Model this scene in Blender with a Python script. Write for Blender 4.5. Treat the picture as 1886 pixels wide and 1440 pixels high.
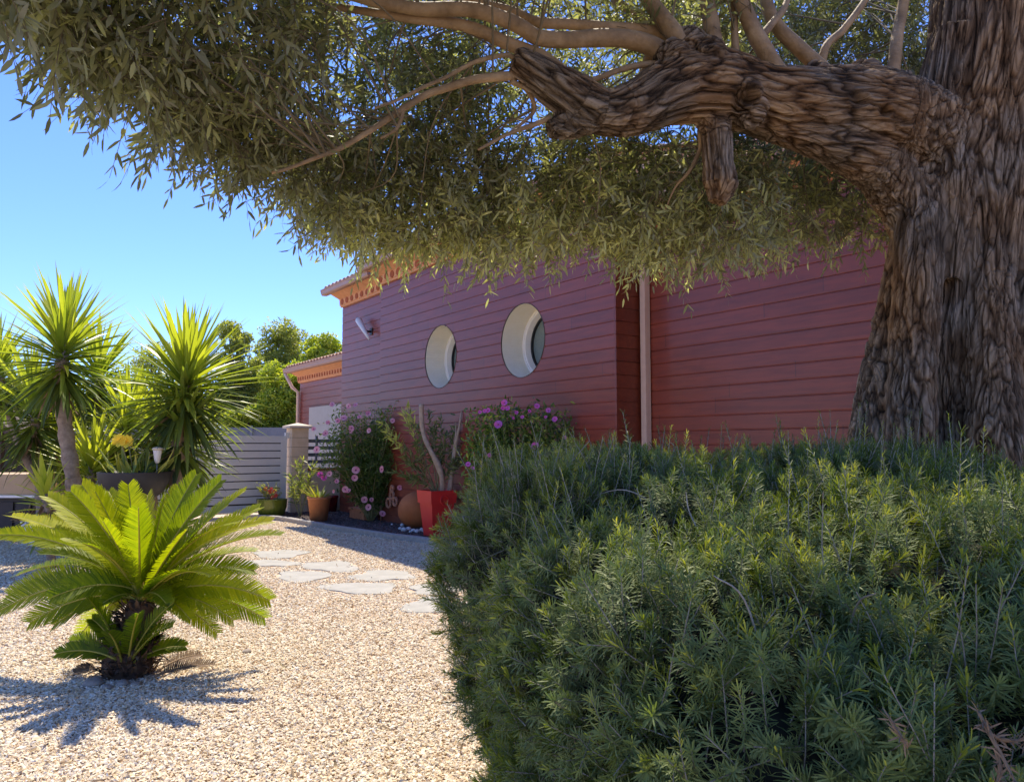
import bpy, math, random
import numpy as np
from mathutils import Vector, Matrix

for o in list(bpy.data.objects): bpy.data.objects.remove(o)
SC = bpy.context.scene
COL = SC.collection
rng = np.random.default_rng(7)
random.seed(7)

# ------------------------------------------------------------------ camera
F, HX, HY = 1380.0, 943.0, 820.0          # focal length in photo pixels, centre column, horizon row
EYE = 1.45
PITCH = math.atan((HY-720.0)/F)
cam = bpy.data.cameras.new('camera'); camo = bpy.data.objects.new('camera', cam); COL.objects.link(camo)
camo.location = (0, 0, EYE); camo.rotation_euler = (math.pi/2+PITCH, 0, 0)
cam.sensor_width = 36; cam.sensor_fit = 'HORIZONTAL'; cam.lens = 36*F/1886
cam.clip_start = 0.05; cam.clip_end = 2000
SC.camera = camo
SC.render.resolution_x = 1024; SC.render.resolution_y = 781

# ------------------------------------------------------------------ sky, sun, exposure
SUN_EL = math.radians(58); SUN_AZ = math.radians(-4)       # azimuth measured from +Y towards +X
w = bpy.data.worlds.new('World'); SC.world = w; w.use_nodes = True
nt = w.node_tree
bg = nt.nodes['Background']; sky = nt.nodes.new('ShaderNodeTexSky')
sky.sky_type = 'NISHITA'; sky.sun_disc = False
sky.sun_elevation = SUN_EL; sky.sun_rotation = SUN_AZ
sky.air_density = 0.9; sky.dust_density = 0.0; sky.ozone_density = 5.0; sky.altitude = 0
tint = nt.nodes.new('ShaderNodeMix'); tint.data_type = 'RGBA'; tint.blend_type = 'MULTIPLY'; tint.inputs[0].default_value = 1.0
tint.inputs[7].default_value = (.40, .455, .68, 1)
nt.links.new(sky.outputs[0], tint.inputs[6]); nt.links.new(tint.outputs[2], bg.inputs[0]); bg.inputs[1].default_value = 0.15
sl = bpy.data.lights.new('sun', 'SUN'); sl.energy = 2.65; sl.angle = math.radians(0.53); sl.color = (1, .90, .74)
so = bpy.data.objects.new('sun', sl); COL.objects.link(so)
sd = Vector((math.cos(SUN_EL)*math.sin(SUN_AZ), math.cos(SUN_EL)*math.cos(SUN_AZ), math.sin(SUN_EL)))
so.rotation_euler = sd.to_track_quat('Z', 'Y').to_euler(); so.location = sd*40
SC.view_settings.view_transform = 'Standard'; SC.view_settings.look = 'None'
SC.view_settings.exposure = 1.5; SC.view_settings.gamma = 1.0
SC.render.engine = 'CYCLES'
SC.cycles.max_bounces = 8; SC.cycles.transparent_max_bounces = 8

# ------------------------------------------------------------------ picture <-> world
cp, sp_ = math.cos(PITCH), math.sin(PITCH)
def ray(px, py):
    x = (px-943.0)/F; u = (720.0-py)/F
    return np.array([x, cp-u*sp_, sp_+u*cp])
def P(px, py, y):
    r = ray(px, py); return np.array([0, 0, EYE]) + r*(y/r[1])
def G(px, py, z=0.0):
    r = ray(px, py); return np.array([0, 0, EYE]) + r*((z-EYE)/r[2])
def proj(p):
    p = np.atleast_2d(p); d = p-np.array([0, 0, EYE])
    zc = d[:, 1]*cp+d[:, 2]*sp_; yc = -d[:, 1]*sp_+d[:, 2]*cp
    zc = np.where(zc < .05, .05, zc)
    return 943+F*d[:, 0]/zc, 720-F*yc/zc
# wall frame
AL = math.radians(35.2)
U = np.array([math.sin(AL), -math.cos(AL), 0]); NW = np.array([-math.cos(AL), -math.sin(AL), 0])
C0 = np.array([(628-943)/F*16.4, 16.4, 0])
def W(s, off, z): return C0 + U*s + NW*off + np.array([0, 0, z])
def wall_hit(px, py, off):
    r = ray(px, py); o = np.array([0, 0, EYE])
    t = ((C0+NW*off-o) @ NW)/(r @ NW); p = o+r*t
    return (p-C0) @ U, p[2]

def worley(p, seed=0):
    p = np.asarray(p, float); i0 = np.floor(p).astype(np.int64); f1 = np.full(len(p), 9.); f2 = f1.copy(); cid = np.zeros(len(p))
    for a in (-1, 0, 1):
        for b in (-1, 0, 1):
            for c in (-1, 0, 1):
                q = i0+[a, b, c]; d = 0
                for k in range(3): d = d+(q[:, k]+_h(q[:, 0], q[:, 1], q[:, 2], seed+k*7)-p[:, k])**2
                d = np.sqrt(d); m = d < f1; f2 = np.where(m, f1, np.minimum(f2, d)); cid = np.where(m, _h(q[:, 0], q[:, 1], q[:, 2], seed+50), cid); f1 = np.where(m, d, f1)
    return f1, f2, cid
def nrm(v):
    v = np.asarray(v, float); l = np.linalg.norm(v, axis=-1, keepdims=True); return v/np.maximum(l, 1e-9)

# ------------------------------------------------------------------ noise
def _h(ix, iy, iz, seed):
    n = (ix*374761393 + iy*668265263 + iz*2147483647 + seed*144665) & 0xffffffff
    n = ((n ^ (n >> 13))*1274126177) & 0xffffffff
    return ((n ^ (n >> 16)) & 0xffff)/65535.0
def noise(p, seed=0):
    p = np.asarray(p, float); i = np.floor(p).astype(np.int64); f = p-i; f = f*f*(3-2*f)
    r = 0
    for a in (0, 1):
        for b in (0, 1):
            for c in (0, 1):
                wgt = (f[..., 0] if a else 1-f[..., 0])*(f[..., 1] if b else 1-f[..., 1])*(f[..., 2] if c else 1-f[..., 2])
                r = r + wgt*_h(i[..., 0]+a, i[..., 1]+b, i[..., 2]+c, seed)
    return r
def fbm(p, o=3, seed=0):
    r = 0; a = .5; t = 0
    for k in range(o):
        r = r+a*noise(np.asarray(p)*2**k, seed+k*17); t += a; a *= .5
    return r/t

# ------------------------------------------------------------------ mesh building
class Geo:
    def __init__(s): s.v = []; s.l = []; s.c = []; s.var = []; s.m = []; s.n = 0; s.smooth = []
    def add(s, v, f, var=0.5, mi=0, smooth=False):
        v = np.asarray(v, float).reshape(-1, 3)
        if isinstance(f, np.ndarray):
            s.l.append(f.ravel()+s.n); s.c.append(np.full(len(f), f.shape[1])); nf = len(f)
        else:
            s.l.append(np.array([i for q in f for i in q], int)+s.n); s.c.append(np.array([len(q) for q in f], int)); nf = len(f)
        s.v.append(v); s.n += len(v)
        s.var.append(np.full(len(v), var) if np.isscalar(var) else np.asarray(var, float))
        s.m.append(np.full(nf, mi, int)); s.smooth.append(np.full(nf, smooth, bool))
        return s
    def box(s, c0, ax, ay, az, var=.5, mi=0):      # corner + three edge vectors
        c0, ax, ay, az = map(lambda q: np.asarray(q, float), (c0, ax, ay, az))
        v = [c0, c0+ax, c0+ax+ay, c0+ay, c0+az, c0+ax+az, c0+ax+ay+az, c0+ay+az]
        f = [(3, 2, 1, 0), (4, 5, 6, 7), (0, 1, 5, 4), (1, 2, 6, 5), (2, 3, 7, 6), (3, 0, 4, 7)]
        if np.dot(np.cross(ax, ay), az) < 0: f = [q[::-1] for q in f]
        return s.add(v, f, var, mi)
    def prism(s, a, b, var=.5, mi=0, smooth=False):  # closed prism between two equal loops
        n = len(a); f = [(i, (i+1) % n, n+(i+1) % n, n+i) for i in range(n)]
        f.append(tuple(range(n))[::-1]); f.append(tuple(range(n, 2*n)))
        return s.add(np.vstack([a, b]), f, var, mi, smooth)
    def tube(s, pts, rad, k=8, var=.5, mi=0, caps=True, smooth=True, ell=None):
        pts = np.asarray(pts, float); n = len(pts); rad = np.broadcast_to(rad, n)
        T = nrm(np.gradient(pts, axis=0)); ref = np.array([0, 0, 1.]) if abs(T[0, 2]) < .9 else np.array([1., 0, 0])
        A = nrm(np.cross(T[0], ref)); rings = []
        th = np.linspace(0, 2*math.pi, k, endpoint=False)
        for i in range(n):
            A = nrm(A-T[i]*np.dot(A, T[i])); B = np.cross(T[i], A)
            m = 1 if ell is None else ell(th, i/(n-1))
            rings.append(pts[i]+rad[i]*((np.cos(th)*m)[:, None]*A+(np.sin(th)*m)[:, None]*B))
        v = np.vstack(rings); q = np.arange(k); q2 = (q+1) % k; f = []
        for i in range(n-1):
            f.append(np.stack([q+i*k, q2+i*k, q2+(i+1)*k, q+(i+1)*k], 1))
        f = [tuple(r) for r in np.vstack(f)]
        if caps: f.append(tuple(range(k))[::-1]); f.append(tuple(range((n-1)*k, n*k)))
        return s.add(v, f, var, mi, smooth)
    def lathe(s, c, prof, k=32, var=.5, mi=0, smooth=True):
        th = np.linspace(0, 2*math.pi, k, endpoint=False); v = []
        for r, z in prof: v.append(np.stack([c[0]+r*np.cos(th), c[1]+r*np.sin(th), np.full(k, c[2]+z)], 1))
        n = len(prof); f = []
        for i in range(n-1):
            for j in range(k): j2 = (j+1) % k; f.append((i*k+j, i*k+j2, (i+1)*k+j2, (i+1)*k+j))
        f.append(tuple(range(k))[::-1]); f.append(tuple(range((n-1)*k, n*k)))
        return s.add(np.vstack(v), f, var, mi, smooth)
    def leaves(s, p, d, n, L, Wd, bend=0., prof=((0, .25), (.35, 1), (.72, .7), (1, 0)), fold=0., var=.5, mi=0):
        p = np.atleast_2d(p); K = len(p); d = nrm(np.broadcast_to(d, (K, 3))); n = np.broadcast_to(n, (K, 3))
        S = nrm(np.cross(n, d)); n = np.cross(d, S)
        L = np.broadcast_to(L, K)[:, None]; Wd = np.broadcast_to(Wd, K)[:, None]; bend = np.broadcast_to(bend, K)[:, None]
        V = []; idx = []; k = 0
        for t, wd in prof:
            c = p+d*L*(t-.35*bend*bend*t**3)-n*(bend*L*t*t)
            if wd == 0: V.append(c); idx.append((k,)); k += 1
            elif fold: 
                V += [c-S*Wd*.5*wd+n*Wd*fold*wd, c, c+S*Wd*.5*wd+n*Wd*fold*wd]; idx.append((k, k+1, k+2)); k += 3
            else: V += [c-S*Wd*.5*wd, c+S*Wd*.5*wd]; idx.append((k, k+1)); k += 2
        V = np.stack(V, 1).reshape(-1, 3); base = (np.arange(K)*k)[:, None]
        vv = np.repeat(np.broadcast_to(var, K), k)
        first = True
        for a, b in zip(idx[:-1], idx[1:]):
            for j in range(len(a)-1):
                f = (a[j], a[j+1], b[j+1], b[j]) if len(b) > 1 else (a[j], a[j+1], b[0])
                F_ = base+np.array(f)[None, :]
                if first: s.add(V, F_, vv, mi); off = len(V); first = False
                else:
                    s.l.append(F_.ravel()+s.n-off); s.c.append(np.full(K, len(f))); s.m.append(np.full(K, mi, int)); s.smooth.append(np.zeros(K, bool))
        return s
    def build(s, name, mats, parent=None, loc=None, smooth=None):
        me = bpy.data.meshes.new(name)
        v = np.vstack(s.v)
        root = parent
        while root is not None and root.parent is not None: root = root.parent
        o0 = np.array(root.location) if root is not None else (np.array(loc, float) if loc is not None else np.zeros(3))
        v = v-o0
        l = np.concatenate(s.l).astype(np.int32); c = np.concatenate(s.c).astype(np.int32)
        me.vertices.add(len(v)); me.vertices.foreach_set('co', v.ravel().astype(np.float32))
        me.loops.add(len(l)); me.loops.foreach_set('vertex_index', l)
        me.polygons.add(len(c)); st = np.concatenate([[0], np.cumsum(c)[:-1]]).astype(np.int32)
        me.polygons.foreach_set('loop_start', st)
        if not isinstance(mats, (list, tuple)): mats = [mats]
        for m in mats: me.materials.append(m)
        me.polygons.foreach_set('material_index', np.concatenate(s.m).astype(np.int32))
        sm = np.concatenate(s.smooth)
        if smooth is not None: sm[:] = smooth
        me.polygons.foreach_set('use_smooth', sm)
        a = me.attributes.new('var', 'FLOAT', 'POINT'); a.data.foreach_set('value', np.concatenate(s.var).astype(np.float32))
        me.update(calc_edges=True); me.validate()
        o = bpy.data.objects.new(name, me); COL.objects.link(o)
        if parent is not None: o.parent = parent
        elif loc is not None: o.location = loc
        return o
def tag(o, label=None, cat=None, group=None, kind=None):
    if label: o['label'] = label
    if cat: o['category'] = cat
    if group: o['group'] = group
    if kind: o['kind'] = kind
    return o
def thing(name, loc, label, cat, group=None):
    o = bpy.data.objects.new(name, None); COL.objects.link(o); o.location = [float(q) for q in loc]; o.empty_display_size = .1
    return tag(o, label, cat, group)
def smoothpath(pts, n=6):
    pts = [np.asarray(p, float) for p in pts]
    if len(pts) < 3: return np.array([pts[0]*(1-t)+pts[-1]*t for t in np.linspace(0, 1, n+1)])
    q = [2*pts[0]-pts[1]]+pts+[2*pts[-1]-pts[-2]]; out = []
    for i in range(1, len(q)-2):
        for t in np.linspace(0, 1, n, endpoint=False):
            a, b, c, d = q[i-1], q[i], q[i+1], q[i+2]
            out.append(.5*((2*b)+(-a+c)*t+(2*a-5*b+4*c-d)*t*t+(-a+3*b-3*c+d)*t**3))
    out.append(q[-2]); return np.array(out)
def lerpr(r, n): return np.interp(np.linspace(0, len(r)-1, n), np.arange(len(r)), r)
def rdir(n): return nrm(rng.normal(size=(n, 3)))

# ------------------------------------------------------------------ materials
def newmat(name):
    m = bpy.data.materials.new(name); m.use_nodes = True; t = m.node_tree; return m, t, t.nodes['Principled BSDF']
def ramp(t, cols, fac):
    r = t.nodes.new('ShaderNodeValToRGB'); e = r.color_ramp.elements
    while len(e) < len(cols): e.new(.5)
    for i, (p, c) in enumerate(cols): e[i].position = p; e[i].color = (*c, 1)
    t.links.new(fac, r.inputs[0]); return r.outputs[0]
def attr(t, name): a = t.nodes.new('ShaderNodeAttribute'); a.attribute_name = name; return a
def nz(t, scale, detail=4, vec=None, rough=.5, dist=0.):
    n = t.nodes.new('ShaderNodeTexNoise'); n.inputs['Scale'].default_value = scale; n.inputs['Detail'].default_value = detail
    n.inputs['Roughness'].default_value = rough; n.inputs['Distortion'].default_value = dist
    if vec is None: vec = t.nodes.new('ShaderNodeTexCoord').outputs['Object']
    t.links.new(vec, n.inputs['Vector']); return n.outputs['Fac']
def bump(t, h, strength, dist, b):
    n = t.nodes.new('ShaderNodeBump'); n.inputs['Strength'].default_value = strength; n.inputs['Distance'].default_value = dist
    t.links.new(h, n.inputs['Height']); t.links.new(n.outputs[0], b.inputs['Normal']); return n
def simple(name, c1, c2=None, scale=6, rough=.6, bmp=0., bscale=60, metal=0., spec=.5):
    m, t, b = newmat(name); c2 = c2 or c1
    f = nz(t, scale, 6, rough=.6); t.links.new(ramp(t, [(.3, c1), (.7, c2)], f), b.inputs['Base Color'])
    b.inputs['Roughness'].default_value = rough; b.inputs['Metallic'].default_value = metal; b.inputs['Specular IOR Level'].default_value = spec
    if bmp: bump(t, nz(t, bscale, 4), bmp, .01, b)
    return m
def leafmat(name, cols, trans=.4, tcol=None, rough=.45, back=None, spec=.4):
    m, t, b = newmat(name); a = attr(t, 'var'); c = ramp(t, cols, a.outputs['Fac'])
    if back:
        g = t.nodes.new('ShaderNodeNewGeometry'); mx = t.nodes.new('ShaderNodeMix'); mx.data_type = 'RGBA'
        t.links.new(g.outputs['Backfacing'], mx.inputs[0]); t.links.new(c, mx.inputs[6]); mx.inputs[7].default_value = (*back, 1)
        t.links.new(mx.outputs[2], b.inputs['Base Color'])
    else: t.links.new(c, b.inputs['Base Color'])
    b.inputs['Roughness'].default_value = rough; b.inputs['Specular IOR Level'].default_value = spec
    tr = t.nodes.new('ShaderNodeBsdfTranslucent'); mu = t.nodes.new('ShaderNodeMix'); mu.data_type = 'RGBA'; mu.blend_type = 'MULTIPLY'
    mu.inputs[0].default_value = 1; t.links.new(c, mu.inputs[6]); mu.inputs[7].default_value = (*(tcol or (1.8, 1.9, .7)), 1)
    t.links.new(mu.outputs[2], tr.inputs[0])
    ms = t.nodes.new('ShaderNodeMixShader'); ms.inputs[0].default_value = trans
    t.links.new(b.outputs[0], ms.inputs[1]); t.links.new(tr.outputs[0], ms.inputs[2])
    t.links.new(ms.outputs[0], t.nodes['Material Output'].inputs[0]); return m
def varmat(name, cols, rough=.6, bmp=0., bscale=50, spec=.5):
    m, t, b = newmat(name); a = attr(t, 'var')
    f = nz(t, bscale, 3); ma = t.nodes.new('ShaderNodeMath'); ma.operation = 'MULTIPLY_ADD'; t.links.new(f, ma.inputs[0]); ma.inputs[1].default_value = .3
    ad = t.nodes.new('ShaderNodeMath'); ad.operation = 'SUBTRACT'; t.links.new(a.outputs['Fac'], ad.inputs[0]); ad.inputs[1].default_value = .15
    t.links.new(ad.outputs[0], ma.inputs[2]); t.links.new(ramp(t, cols, ma.outputs[0]), b.inputs['Base Color'])
    b.inputs['Roughness'].default_value = rough; b.inputs['Specular IOR Level'].default_value = spec
    if bmp: bump(t, f, bmp, .01, b)
    return m

def gravelmat():
    m, t, b = newmat('gravel_ground_mat'); tc = t.nodes.new('ShaderNodeTexCoord').outputs['Object']
    v = t.nodes.new('ShaderNodeTexVoronoi'); v.inputs['Scale'].default_value = 42; t.links.new(tc, v.inputs['Vector'])
    s = t.nodes.new('ShaderNodeSeparateColor'); t.links.new(v.outputs['Color'], s.inputs[0])
    c = ramp(t, [(0, (.40, .26, .16)), (.3, (.58, .42, .28)), (.6, (.70, .55, .40)), (1, (.82, .72, .60))], s.outputs[0])
    mx = t.nodes.new('ShaderNodeMix'); mx.data_type = 'RGBA'; mx.blend_type = 'MULTIPLY'; mx.inputs[0].default_value = 1
    t.links.new(c, mx.inputs[6]); t.links.new(ramp(t, [(.3, (.88, .84, .8)), (.7, (1, 1, 1))], nz(t, 1.2, 5)), mx.inputs[7])
    t.links.new(mx.outputs[2], b.inputs['Base Color']); b.inputs['Roughness'].default_value = .85
    mm = t.nodes.new('ShaderNodeMath'); mm.operation = 'SUBTRACT'; mm.inputs[0].default_value = 1; t.links.new(v.outputs['Distance'], mm.inputs[1])
    bump(t, mm.outputs[0], .9, .02, b); return m
def woodmat(name, c1, c2, rough=.24, coat=1.0):
    # stained boards: grain runs along the wall direction
    m, t, b = newmat(name); tc = t.nodes.new('ShaderNodeTexCoord').outputs['Object']
    mp = t.nodes.new('ShaderNodeMapping'); mp.vector_type = 'POINT'; mp.inputs['Rotation'].default_value = (0, 0, math.pi/2-AL)
    t.links.new(tc, mp.inputs['Vector'])
    mp2 = t.nodes.new('ShaderNodeMapping'); mp2.inputs['Scale'].default_value = (.9, 8, 9); t.links.new(mp.outputs[0], mp2.inputs['Vector'])
    n1 = nz(t, 2.2, 6, mp2.outputs[0], .6, .4)
    sx = t.nodes.new('ShaderNodeSeparateXYZ'); t.links.new(tc, sx.inputs[0])
    dv = t.nodes.new('ShaderNodeMath'); dv.operation = 'DIVIDE'; t.links.new(sx.outputs[2], dv.inputs[0]); dv.inputs[1].default_value = .165
    fl = t.nodes.new('ShaderNodeMath'); fl.operation = 'FLOOR'; t.links.new(dv.outputs[0], fl.inputs[0])
    sp2 = t.nodes.new('ShaderNodeSeparateXYZ'); t.links.new(mp.outputs[0], sp2.inputs[0])
    # board ends: random joint per board
    wn0 = t.nodes.new('ShaderNodeTexWhiteNoise'); wn0.noise_dimensions = '1D'; t.links.new(fl.outputs[0], wn0.inputs['W'])
    ma = t.nodes.new('ShaderNodeMath'); ma.operation = 'MULTIPLY_ADD'; t.links.new(wn0.outputs['Value'], ma.inputs[0]); ma.inputs[1].default_value = 4.0
    sc = t.nodes.new('ShaderNodeMath'); sc.operation = 'MULTIPLY'; t.links.new(sp2.outputs[0], sc.inputs[0]); sc.inputs[1].default_value = .3
    t.links.new(sc.outputs[0], ma.inputs[2])
    f2 = t.nodes.new('ShaderNodeMath'); f2.operation = 'FLOOR'; t.links.new(ma.outputs[0], f2.inputs[0])
    cb = t.nodes.new('ShaderNodeCombineXYZ'); t.links.new(fl.outputs[0], cb.inputs[0]); t.links.new(f2.outputs[0], cb.inputs[1])
    wn = t.nodes.new('ShaderNodeTexWhiteNoise'); t.links.new(cb.outputs[0], wn.inputs['Vector'])
    mm = t.nodes.new('ShaderNodeMath'); mm.operation = 'MULTIPLY_ADD'; t.links.new(wn.outputs['Value'], mm.inputs[0]); mm.inputs[1].default_value = .16
    t.links.new(n1, mm.inputs[2])
    fr = t.nodes.new('ShaderNodeMath'); fr.operation = 'FRACT'; t.links.new(ma.outputs[0], fr.inputs[0])
    jl = ramp(t, [(.0, (.25, .25, .25)), (.0022, (.3, .3, .3)), (.0034, (1, 1, 1)), (1, (1, 1, 1))], fr.outputs[0])
    dn = nz(t, 1.3, 5, None, .6); zr = t.nodes.new('ShaderNodeMapRange'); t.links.new(sx.outputs[2], zr.inputs[0]); zr.inputs[1].default_value = .05; zr.inputs[2].default_value = 1.0; zr.inputs[3].default_value = .30; zr.inputs[4].default_value = .05
    du = t.nodes.new('ShaderNodeMath'); du.operation = 'MULTIPLY'; t.links.new(dn, du.inputs[0]); t.links.new(zr.outputs[0], du.inputs[1])
    mj = t.nodes.new('ShaderNodeMix'); mj.data_type = 'RGBA'; mj.blend_type = 'MULTIPLY'; mj.inputs[0].default_value = 1; t.links.new(ramp(t, [(.35, c1), (.9, c2)], mm.outputs[0]), mj.inputs[6]); t.links.new(jl, mj.inputs[7])
    md = t.nodes.new('ShaderNodeMix'); md.data_type = 'RGBA'; t.links.new(du.outputs[0], md.inputs[0]); t.links.new(mj.outputs[2], md.inputs[6]); md.inputs[7].default_value = (.42, .30, .22, 1)
    t.links.new(md.outputs[2], b.inputs['Base Color'])
    b.inputs['Roughness'].default_value = .55; b.inputs['Coat Weight'].default_value = coat; b.inputs['Coat Roughness'].default_value = rough
    bump(t, n1, .25, .004, b)
    return m
def barkmat():
    m, t, b = newmat('olive_bark'); h = attr(t, 'bark').outputs['Fac']; fl = attr(t, 'flow').outputs['Vector']
    n1 = nz(t, 16, 9, fl, .78, 1.2); n2 = nz(t, 2.2, 4, None, .5)
    sm = t.nodes.new('ShaderNodeMath'); sm.operation = 'MULTIPLY_ADD'; t.links.new(n1, sm.inputs[0]); sm.inputs[1].default_value = .45; 
    sb = t.nodes.new('ShaderNodeMath'); sb.operation = 'SUBTRACT'; t.links.new(h, sb.inputs[0]); sb.inputs[1].default_value = .2
    t.links.new(sb.outputs[0], sm.inputs[2])
    ca = ramp(t, [(0.04, (.035, .019, .009)), (.34, (.125, .070, .034)), (.66, (.22, .133, .068)), (1, (.40, .27, .15))], sm.outputs[0])
    cg = ramp(t, [(0.04, (.030, .022, .015)), (.34, (.095, .070, .047)), (.66, (.175, .137, .097)), (1, (.34, .28, .21))], sm.outputs[0])
    mx = t.nodes.new('ShaderNodeMix'); mx.data_type = 'RGBA'
    t.links.new(ramp(t, [(.42, (0, 0, 0)), (.62, (1, 1, 1))], n2), mx.inputs[0]); t.links.new(ca, mx.inputs[6]); t.links.new(cg, mx.inputs[7])
    b.inputs['Roughness'].default_value = .9; b.inputs['Specular IOR Level'].default_value = .08
    v = t.nodes.new('ShaderNodeTexVoronoi'); v.feature = 'DISTANCE_TO_EDGE'; v.inputs['Scale'].default_value = 24
    nd = t.nodes.new('ShaderNodeVectorMath'); nd.operation = 'ADD'
    nn = t.nodes.new('ShaderNodeTexNoise'); nn.inputs['Scale'].default_value = 6; t.links.new(fl, nn.inputs['Vector'])
    sv = t.nodes.new('ShaderNodeVectorMath'); sv.operation = 'SCALE'; t.links.new(nn.outputs['Color'], sv.inputs[0]); sv.inputs['Scale'].default_value = .30
    t.links.new(fl, nd.inputs[0]); t.links.new(sv.outputs[0], nd.inputs[1]); t.links.new(nd.outputs[0], v.inputs['Vector'])
    mn = t.nodes.new('ShaderNodeMath'); mn.operation = 'MINIMUM'; t.links.new(v.outputs['Distance'], mn.inputs[0]); mn.inputs[1].default_value = .12
    mc = t.nodes.new('ShaderNodeMix'); mc.data_type = 'RGBA'; mc.blend_type = 'MULTIPLY'; mc.inputs[0].default_value = .5
    t.links.new(mx.outputs[2], mc.inputs[6]); t.links.new(ramp(t, [(0, (.32, .27, .24)), (.055, (.8, .78, .76)), (.16, (1, 1, 1))], v.outputs['Distance']), mc.inputs[7])
    t.links.new(mc.outputs[2], b.inputs['Base Color'])
    ad = t.nodes.new('ShaderNodeMath'); ad.operation = 'MULTIPLY_ADD'; t.links.new(mn.outputs[0], ad.inputs[0]); ad.inputs[1].default_value = 5.; t.links.new(n1, ad.inputs[2])
    bump(t, ad.outputs[0], 1., .014, b); return m

M = {}
M['gravel'] = gravelmat()
M['chips'] = varmat('stone_chips', [(0, (.46, .31, .17)), (.25, (.64, .49, .30)), (.6, (.77, .65, .46)), (1, (.88, .81, .66))], .8, .3, 90)
M['lava'] = varmat('dark_gravel', [(0, (.05, .035, .03)), (.6, (.12, .09, .085)), (1, (.24, .2, .19))], .9)
M['soil'] = simple('bed_soil', (.07, .05, .045), (.14, .10, .09), 30, .95, .8, 70)
M['slate'] = simple('stepping_slab', (.29, .28, .25), (.40, .385, .345), 5, .75, .5, 40)
M['kerb'] = simple('concrete_kerb', (.30, .28, .25), (.44, .41, .37), 14, .85, .4, 60)
M['wood'] = woodmat('mahogany_boards', (.145, .016, .0045), (.28, .040, .010), .22, .36)
M['woodr'] = woodmat('mahogany_return_boards', (.14, .018, .004), (.24, .040, .010), .45, .25)
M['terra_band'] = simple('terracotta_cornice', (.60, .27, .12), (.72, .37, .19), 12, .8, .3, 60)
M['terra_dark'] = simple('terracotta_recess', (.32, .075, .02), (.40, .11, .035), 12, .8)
M['gutter'] = simple('gutter_metal', (.36, .21, .16), (.42, .25, .19), 8, .45)
M['pipe'] = simple('downpipe_paint', (.66, .46, .34), (.72, .52, .40), 8, .4)
M['tile'] = simple('roof_tile', (.42, .22, .12), (.66, .47, .32), 7, .85, .3, 40)
M['cream'] = simple('cream_render', (.88, .80, .60), (.91, .84, .66), 10, .7, .25, 160)
M['rim'] = simple('cream_rim', (.88, .82, .70), (.9, .85, .74), 10, .5)
M['black'] = simple('black_rubber', (.015, .015, .015), (.02, .02, .02), 10, .5)
M['glass'] = simple('grey_green_pane', (.16, .20, .17), (.20, .24, .21), 40, .25, .2, 300)
M['lampw'] = simple('lamp_white', (.62, .60, .57), (.70, .68, .65), 10, .4)
M['white'] = simple('white_paint', (.75, .74, .72), (.8, .79, .77), 10, .45)
M['gate'] = simple('gate_grey', (.58, .58, .56), (.62, .62, .60), 10, .4)
M['greywall'] = simple('grey_fence', (.11, .13, .17), (.14, .16, .20), 3, .7)
M['stone'] = simple('pillar_stone', (.66, .50, .31), (.76, .60, .42), 7, .85, .4, 60)
M['mortar'] = simple('pillar_joint', (.22, .16, .11), (.28, .2, .14), 10, .9)
M['cap'] = simple('pillar_cap', (.55, .46, .34), (.66, .57, .44), 8, .8, .3, 50)
M['rail'] = simple('grey_rail', (.12, .14, .15), (.16, .18, .19), 10, .4)
M['tpot'] = simple('terracotta_pot', (.46, .17, .07), (.56, .24, .11), 9, .8, .25, 50)
M['ball'] = simple('terracotta_ball', (.42, .12, .035), (.52, .18, .055), 4, .75, .2, 60)
M['red'] = simple('red_planter', (.74, .035, .03), (.78, .05, .04), 4, .4)
M['gpot'] = simple('green_glaze', (.10, .14, .015), (.16, .20, .03), 5, .2)
M['anth'] = simple('anthracite_pot', (.012, .013, .016), (.018, .019, .023), 6, .55)
M['drift'] = simple('driftwood', (.34, .24, .16), (.52, .41, .30), 14, .85, .6, 70)
M['peb'] = simple('white_pebble', (.68, .67, .64), (.82, .81, .78), 8, .6)
M['rock'] = simple('field_rock', (.26, .21, .17), (.40, .34, .28), 8, .9, .6, 30)
M['bark'] = barkmat()
M['branch'] = simple('smooth_olive_bark', (.17, .105, .045), (.38, .26, .135), 9, .75, .7, 45)
M['yucbark'] = simple('yucca_bark', (.20, .14, .10), (.36, .28, .21), 16, .9, .9, 40)
M['stem'] = simple('green_stem', (.16, .17, .07), (.26, .24, .11), 12, .7)
M['twig'] = simple('olive_twig', (.10, .08, .045), (.20, .16, .095), 9, .85)
M['rstem'] = simple('rosemary_stem', (.22, .18, .13), (.42, .38, .31), 30, .85)
M['tbark'] = simple('tree_bark', (.10, .075, .05), (.2, .15, .11), 6, .9, .5, 20)
M['core'] = simple('hedge_dark_core', (.010, .012, .006), (.022, .022, .012), 20, 1.)
M['dry'] = varmat('dry_leaf', [(0, (.12, .07, .035)), (1, (.33, .22, .12))], .8)
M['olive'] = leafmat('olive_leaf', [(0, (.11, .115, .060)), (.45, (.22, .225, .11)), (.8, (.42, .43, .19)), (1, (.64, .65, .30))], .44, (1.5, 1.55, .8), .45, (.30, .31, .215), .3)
M['rosem'] = leafmat('rosemary_leaf', [(0, (.045, .068, .013)), (.4, (.125, .175, .026)), (.7, (.32, .35, .045)), (1, (.60, .57, .09))], .28, (1.6, 1.6, .5), .55, (.20, .25, .085), .25)
M['yucca'] = leafmat('yucca_leaf', [(0, (.03, .055, .035)), (.4, (.10, .14, .035)), (.75, (.24, .29, .04)), (1, (.42, .44, .06))], .42, (1.6, 1.7, .5), .35)
M['cycad'] = leafmat('cycad_leaflet', [(0, (.07, .12, .010)), (.4, (.22, .27, .008)), (1, (.44, .42, .010))], .5, (1.6, 1.7, .5), .5, None, .25)
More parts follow.
